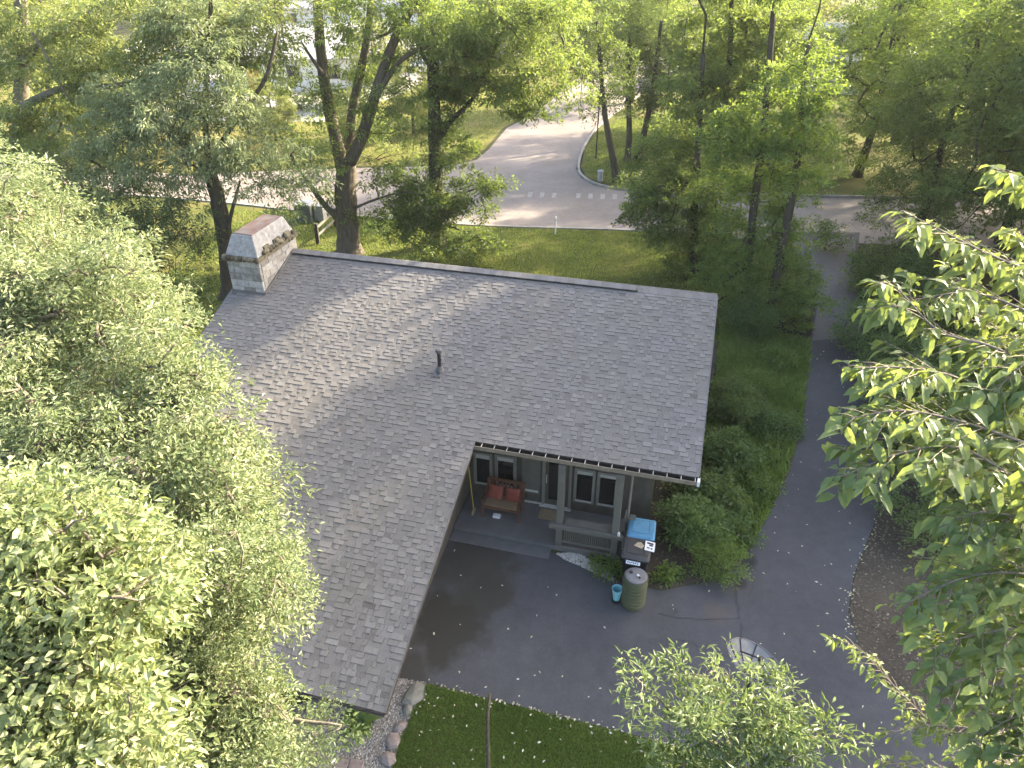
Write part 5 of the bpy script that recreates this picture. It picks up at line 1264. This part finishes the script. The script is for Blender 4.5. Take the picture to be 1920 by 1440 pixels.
tree('elm_tree', 'bright yellow green broad leaved tree in the bottom left corner', 'tree', bL3,
     [([bL3, (bL3 + t3) / 2 + [-.3, .1, 0], t3], .2, .06), ([t3, at(140, 1080, 6.8)], .05, .02)],
     e3, 'leaf_big', 203, lobe_r=.3, nspray=11, K=9, size=.094, wid=.52, L=.26, dens=.5, hang=.3, spread=.5, barkm='bark_pale', rmin=.008, twigs=True, single=300, upbias=.3)
# ------------------------------------------------------------------ near foliage, bottom and right
eJ = [ell(1310, 1330, 90, 55, depth=7.6, thick=.5), ell(1395, 1335, 75, 45, depth=7.6, thick=.5), ell(1360, 1400, 150, 50, depth=7.2, thick=.6), ell(1480, 1345, 46, 40, depth=7.6, thick=.4), ell(1225, 1285, 42, 26, depth=7.6, thick=.25), ell(1245, 1370, 55, 45, depth=7.4, thick=.4),
      ell(1335, 1262, 34, 26, depth=7.8, thick=.22), ell(1470, 1420, 60, 36, depth=7.2, thick=.4), ell(1560, 1375, 22, 16, depth=7.2, thick=.12), ell(1340, 1480, 160, 50, depth=7.4, thick=.6)]
bJ = np.array([1.75, 3.3, 0]); bJ[2] = gh(bJ)
tJ = at(1370, 1420, 7.8)
tree('willow_tree', 'narrow leaved treetop rising at the bottom edge before the mesh dish', 'tree', bJ,
     [([bJ, (bJ + tJ) / 2 + [.1, 0, 0], tJ], .12, .04), ([tJ, at(1345, 1300, 7.8), at(1345, 1235, 7.8)], .03, .01), ([tJ, at(1270, 1340, 7.6), at(1190, 1270, 7.6)], .03, .01), ([tJ, at(1450, 1350, 7.7), at(1510, 1310, 7.6)], .03, .01)],
     eJ, 'leaf_sage', 204, lobe_r=.2, nspray=9, K=11, size=.105, wid=.23, L=.26, dens=.62, hang=.1, droop=.1, spread=.32, barkm='bark_pale', rmin=.005, twigs=True, rich=True, single=240, upbias=.6)

def branch_tree(name, label, base, trunk, branches, mat, seed, size, wid, step, single, barkm='bark_pale', hang=.65, side=.42):
    """long arching boughs with leaves hanging in two ranks along side shoots"""
    rng = np.random.default_rng(seed); rr = random.Random(seed); base = np.array(base)
    root = empty(name, base); tag(root, label, 'tree'); mb = MB()
    mb.tube(smooth_line(trunk, 5), np.linspace(.16, .05, (len(trunk) - 1) * 5 + 1), 9, .05, rr)
    tp = np.array(smooth_line(trunk, 8))
    O = []; D = []
    for pts, r0 in branches:
        P = [at(*p) for p in pts]
        k = int(np.argmin(np.linalg.norm(tp - P[0], axis=1) + .3 * np.abs(tp[:, 2] - P[0][2] + .5))); P = [tp[k]] + P
        sp = np.array(smooth_line(P, 12)); n = len(sp)
        mb.tube(sp, np.linspace(r0 * .6, .003, n), 6)
        seg = np.linalg.norm(np.diff(sp, axis=0), axis=1); s = np.r_[0, np.cumsum(seg)]
        start = s[12] * .75
        for q in np.arange(start, s[-1], .075):
            p = np.array([np.interp(q, s, sp[:, j]) for j in range(3)])
            i = min(n - 2, int(np.searchsorted(s, q))); t_ = unit(sp[i + 1] - sp[i])
            sdv = unit(np.cross(t_, [0, 0, 1.0]))
            for sg in (-1, 1):
                ln = side * rng.uniform(.35, 1.1) * min(1, (s[-1] - q) / .6 + .25)
                dr = unit(t_ * .8 + sdv * sg * rng.uniform(.4, 1.1) + [0, 0, rng.uniform(-.35, .25)])
                O.append(p); D.append(np.r_[dr, ln])
                mb.tube([p, p + dr * ln * .5, p + dr * ln + [0, 0, -.03]], [.004, .003, .002], 3)
    mb.build('trunk', barkm, root, base, smooth=True)
    O = np.array(O); D = np.array(D); L_ = D[:, 3]; D = D[:, :3]
    K = 7; N = len(O); Or = np.repeat(O, K, 0); Dr = np.repeat(D, K, 0); Lr = np.repeat(L_, K); k = np.tile(np.arange(K), N)
    t_ = (k + rng.uniform(.2, 1, N * K)) / K
    keep = rng.uniform(0, 1, N * K) < np.clip(Lr / (step * K), .3, 1); Or, Dr, Lr, k, t_ = Or[keep], Dr[keep], Lr[keep], k[keep], t_[keep]; n = len(Or)
    up = np.array([0, 0, 1.0]); S = unit(np.cross(Dr, up)); sg = np.where(k % 2 == 0, 1, -1)[:, None]
    B = Or + Dr * (Lr * t_)[:, None]; B[:, 2] -= .03 * t_
    d = unit(Dr * .55 + S * sg * .75 + up * (-hang * rng.uniform(.3, 1.2, (n, 1))) + rng.normal(0, .18, (n, 3)))
    nrm = up * 1.0 + S * sg * .4 + Dr * .35 + rng.normal(0, .25, (n, 3)); nrm = unit(nrm - d * (nrm * d).sum(1, keepdims=True))
    ln = size * rng.uniform(.6, 1.15, n)
    dp = (B - CAM) @ FWD; X = 960 + FPX * (B - CAM)[:, 0] / dp; Yp = 720 - FPX * ((B - CAM) @ UPI) / dp
    vis = (dp > .8) & (X > 0) & (X < 1920) & (Yp > 0) & (Yp < 1440); idx = np.argsort(-np.where(vis, ln / dp, -1))[:single]
    single_leaves(rng, root, base, B[idx], d[idx], nrm[idx], ln[idx], wid, mat, .3)
    m_ = np.ones(n, bool); m_[idx] = False
    V, F, kk = leaf_mesh(B[m_], d[m_], nrm[m_], ln[m_], wid, True, .3)
    c = link(bpy.data.objects.new('crown', mesh_np('crown', V - base, F, mat, np.repeat(np.clip(rng.normal(.5, .2, m_.sum()), 0, 1), kk))), root); c['kind'] = 'stuff'
    return root
cb_ = np.array([5.4, 4.6, 0]); cb_[2] = gh(cb_)
trunk = [cb_, cb_ + [-.1, .1, 5], np.array([5.2, 4.6, 8.5]), np.array([4.9, 4.4, 11.0]), np.array([4.8, 4.3, 13.6])]
br = [([(2010, 380, 5.4), (1950, 345, 5.2), (1885, 318, 5.1)], .02), ([(2060, 560, 5.2), (1960, 520, 5.0), (1850, 475, 4.9), (1760, 430, 4.9), (1690, 395, 4.9)], .03), ([(2060, 640, 5.0), (1940, 590, 4.8), (1830, 550, 4.8), (1730, 560, 4.8), (1640, 580, 4.8)], .028),
      ([(2060, 760, 4.8), (1960, 700, 4.6), (1860, 650, 4.5), (1760, 620, 4.6), (1680, 540, 4.7), (1640, 530, 4.7)], .026), ([(2060, 800, 4.6), (1930, 760, 4.4), (1800, 710, 4.4), (1700, 690, 4.4), (1600, 690, 4.4)], .028),
      ([(2060, 880, 4.4), (1920, 830, 4.2), (1800, 790, 4.2), (1690, 770, 4.2), (1590, 785, 4.2)], .028), ([(2060, 960, 4.3), (1930, 910, 4.1), (1800, 840, 4.1), (1690, 850, 4.1), (1575, 895, 4.1)], .026),
      ([(2060, 1040, 4.4), (1940, 980, 4.2), (1840, 960, 4.2), (1760, 990, 4.2)], .02), ([(2060, 1130, 4.5), (1940, 1080, 4.3), (1820, 1080, 4.3), (1700, 1130, 4.3)], .022), ([(2060, 1220, 4.6), (1940, 1180, 4.4), (1830, 1190, 4.4), (1720, 1225, 4.4)], .02),
      ([(2060, 700, 5.6), (1950, 660, 5.5), (1850, 600, 5.5), (1780, 500, 5.6)], .022), ([(2060, 880, 5.4), (1950, 850, 5.2), (1850, 800, 5.2), (1760, 740, 5.2)], .022), ([(2060, 1000, 5.2), (1950, 940, 5.0), (1860, 900, 5.0), (1760, 900, 5.0)], .02),
      ([(2060, 500, 5.8), (1960, 470, 5.7), (1900, 430, 5.7)], .02), ([(2060, 1090, 5.2), (1960, 1040, 5.1), (1880, 1030, 5.1), (1800, 1070, 5.1)], .02), ([(2060, 1350, 5.0), (1960, 1330, 4.9), (1890, 1350, 4.9), (1820, 1390, 4.9)], .02), ([(2060, 1430, 4.8), (1980, 1400, 4.7), (1900, 1420, 4.7)], .02), ([(2060, 1290, 5.0), (1950, 1255, 4.8), (1840, 1265, 4.8), (1745, 1300, 4.8)], .02), ([(2060, 1170, 5.2), (1950, 1140, 5.1), (1860, 1140, 5.1), (1760, 1180, 5.1)], .02), ([(2060, 620, 4.6), (1980, 640, 4.4), (1900, 700, 4.3), (1830, 770, 4.3)], .02)]
branch_tree('cherry_tree', 'cherry tree reaching in from the right with large drooping leaves', cb_, trunk, br, 'leaf_cherry', 301, .135, .46, .04, 300)
kb = np.array([4.6, 2.6, 0]); kb[2] = gh(kb)
branch_tree('cherry_sapling', 'thin twigged young cherry at the bottom right corner', kb, [kb, kb + [0, .1, 4], np.array([4.4, 3.0, 6.2]), np.array([4.2, 3.2, 8.2])],
            [([(1960, 1480, 6.8), (1800, 1400, 6.8), (1690, 1300, 6.9), (1620, 1225, 7.0), (1565, 1195, 7.0)], .016), ([(2000, 1450, 6.6), (1880, 1380, 6.6), (1760, 1360, 6.7), (1660, 1375, 6.8)], .016), ([(2000, 1500, 6.4), (1880, 1430, 6.4), (1780, 1420, 6.4)], .016),
             ([(2000, 1420, 6.2), (1930, 1340, 6.2), (1850, 1320, 6.2)], .016), ([(2020, 1500, 5.9), (1950, 1420, 5.9), (1870, 1370, 6.0)], .016), ([(1900, 1500, 6.6), (1720, 1440, 6.8), (1650, 1430, 6.8)], .014)], 'leaf_cherry', 302, .11, .34, .06, 120, side=.25)
# bare stick on the lawn
sb = at(914, 1700, 9.6); s0_ = np.array([sb[0], sb[1], gh(sb)]); st_ = at(918, 1300, 11.3)
so = empty('bare_sapling', s0_); tag(so, 'thin bare grey sapling stem standing over the lower lawn', 'sapling'); mb = MB()
mb.tube(smooth_line([s0_, s0_ * .5 + st_ * .5 + [.01, 0, 0], at(914, 1380, 11.1), st_], 6), np.linspace(.04, .025, 19), 7, .12, rs); mb.build('stem', 'bark_dark', so, s0_, smooth=True)
mb = MB(); q = at(912, 1400, 11.1); mb.tube([q, q + [.05, .03, .12]], [.014, .006], 5); mb.build('twig_stub', 'bark', so, s0_)
bpy.context.view_layer.update()
print('tris', sum(len(m_.polygons) for m_ in bpy.data.meshes), 'objects', len(bpy.data.objects))

# ------------------------------------------------------------------ air
mb = MB(); mb.box(-235, 235, -65, 335, -2.6, 27); hz = mb.build('haze', 'white'); hz.data.materials.clear()
hm = bpy.data.materials.new('haze air'); hm.use_nodes = True; ht = hm.node_tree; ht.nodes.remove(ht.nodes["Principled BSDF"])
pv = ht.nodes.new("ShaderNodeVolumePrincipled"); pv.inputs['Color'].default_value = (.93, .93, .9, 1); pv.inputs['Density'].default_value = .00025; pv.inputs['Anisotropy'].default_value = .35
ht.links.new(pv.outputs[0], ht.nodes["Material Output"].inputs['Volume']); hz.data.materials.append(hm); tag(hz, 'pale summer evening haze over the whole place', None, None, 'stuff')
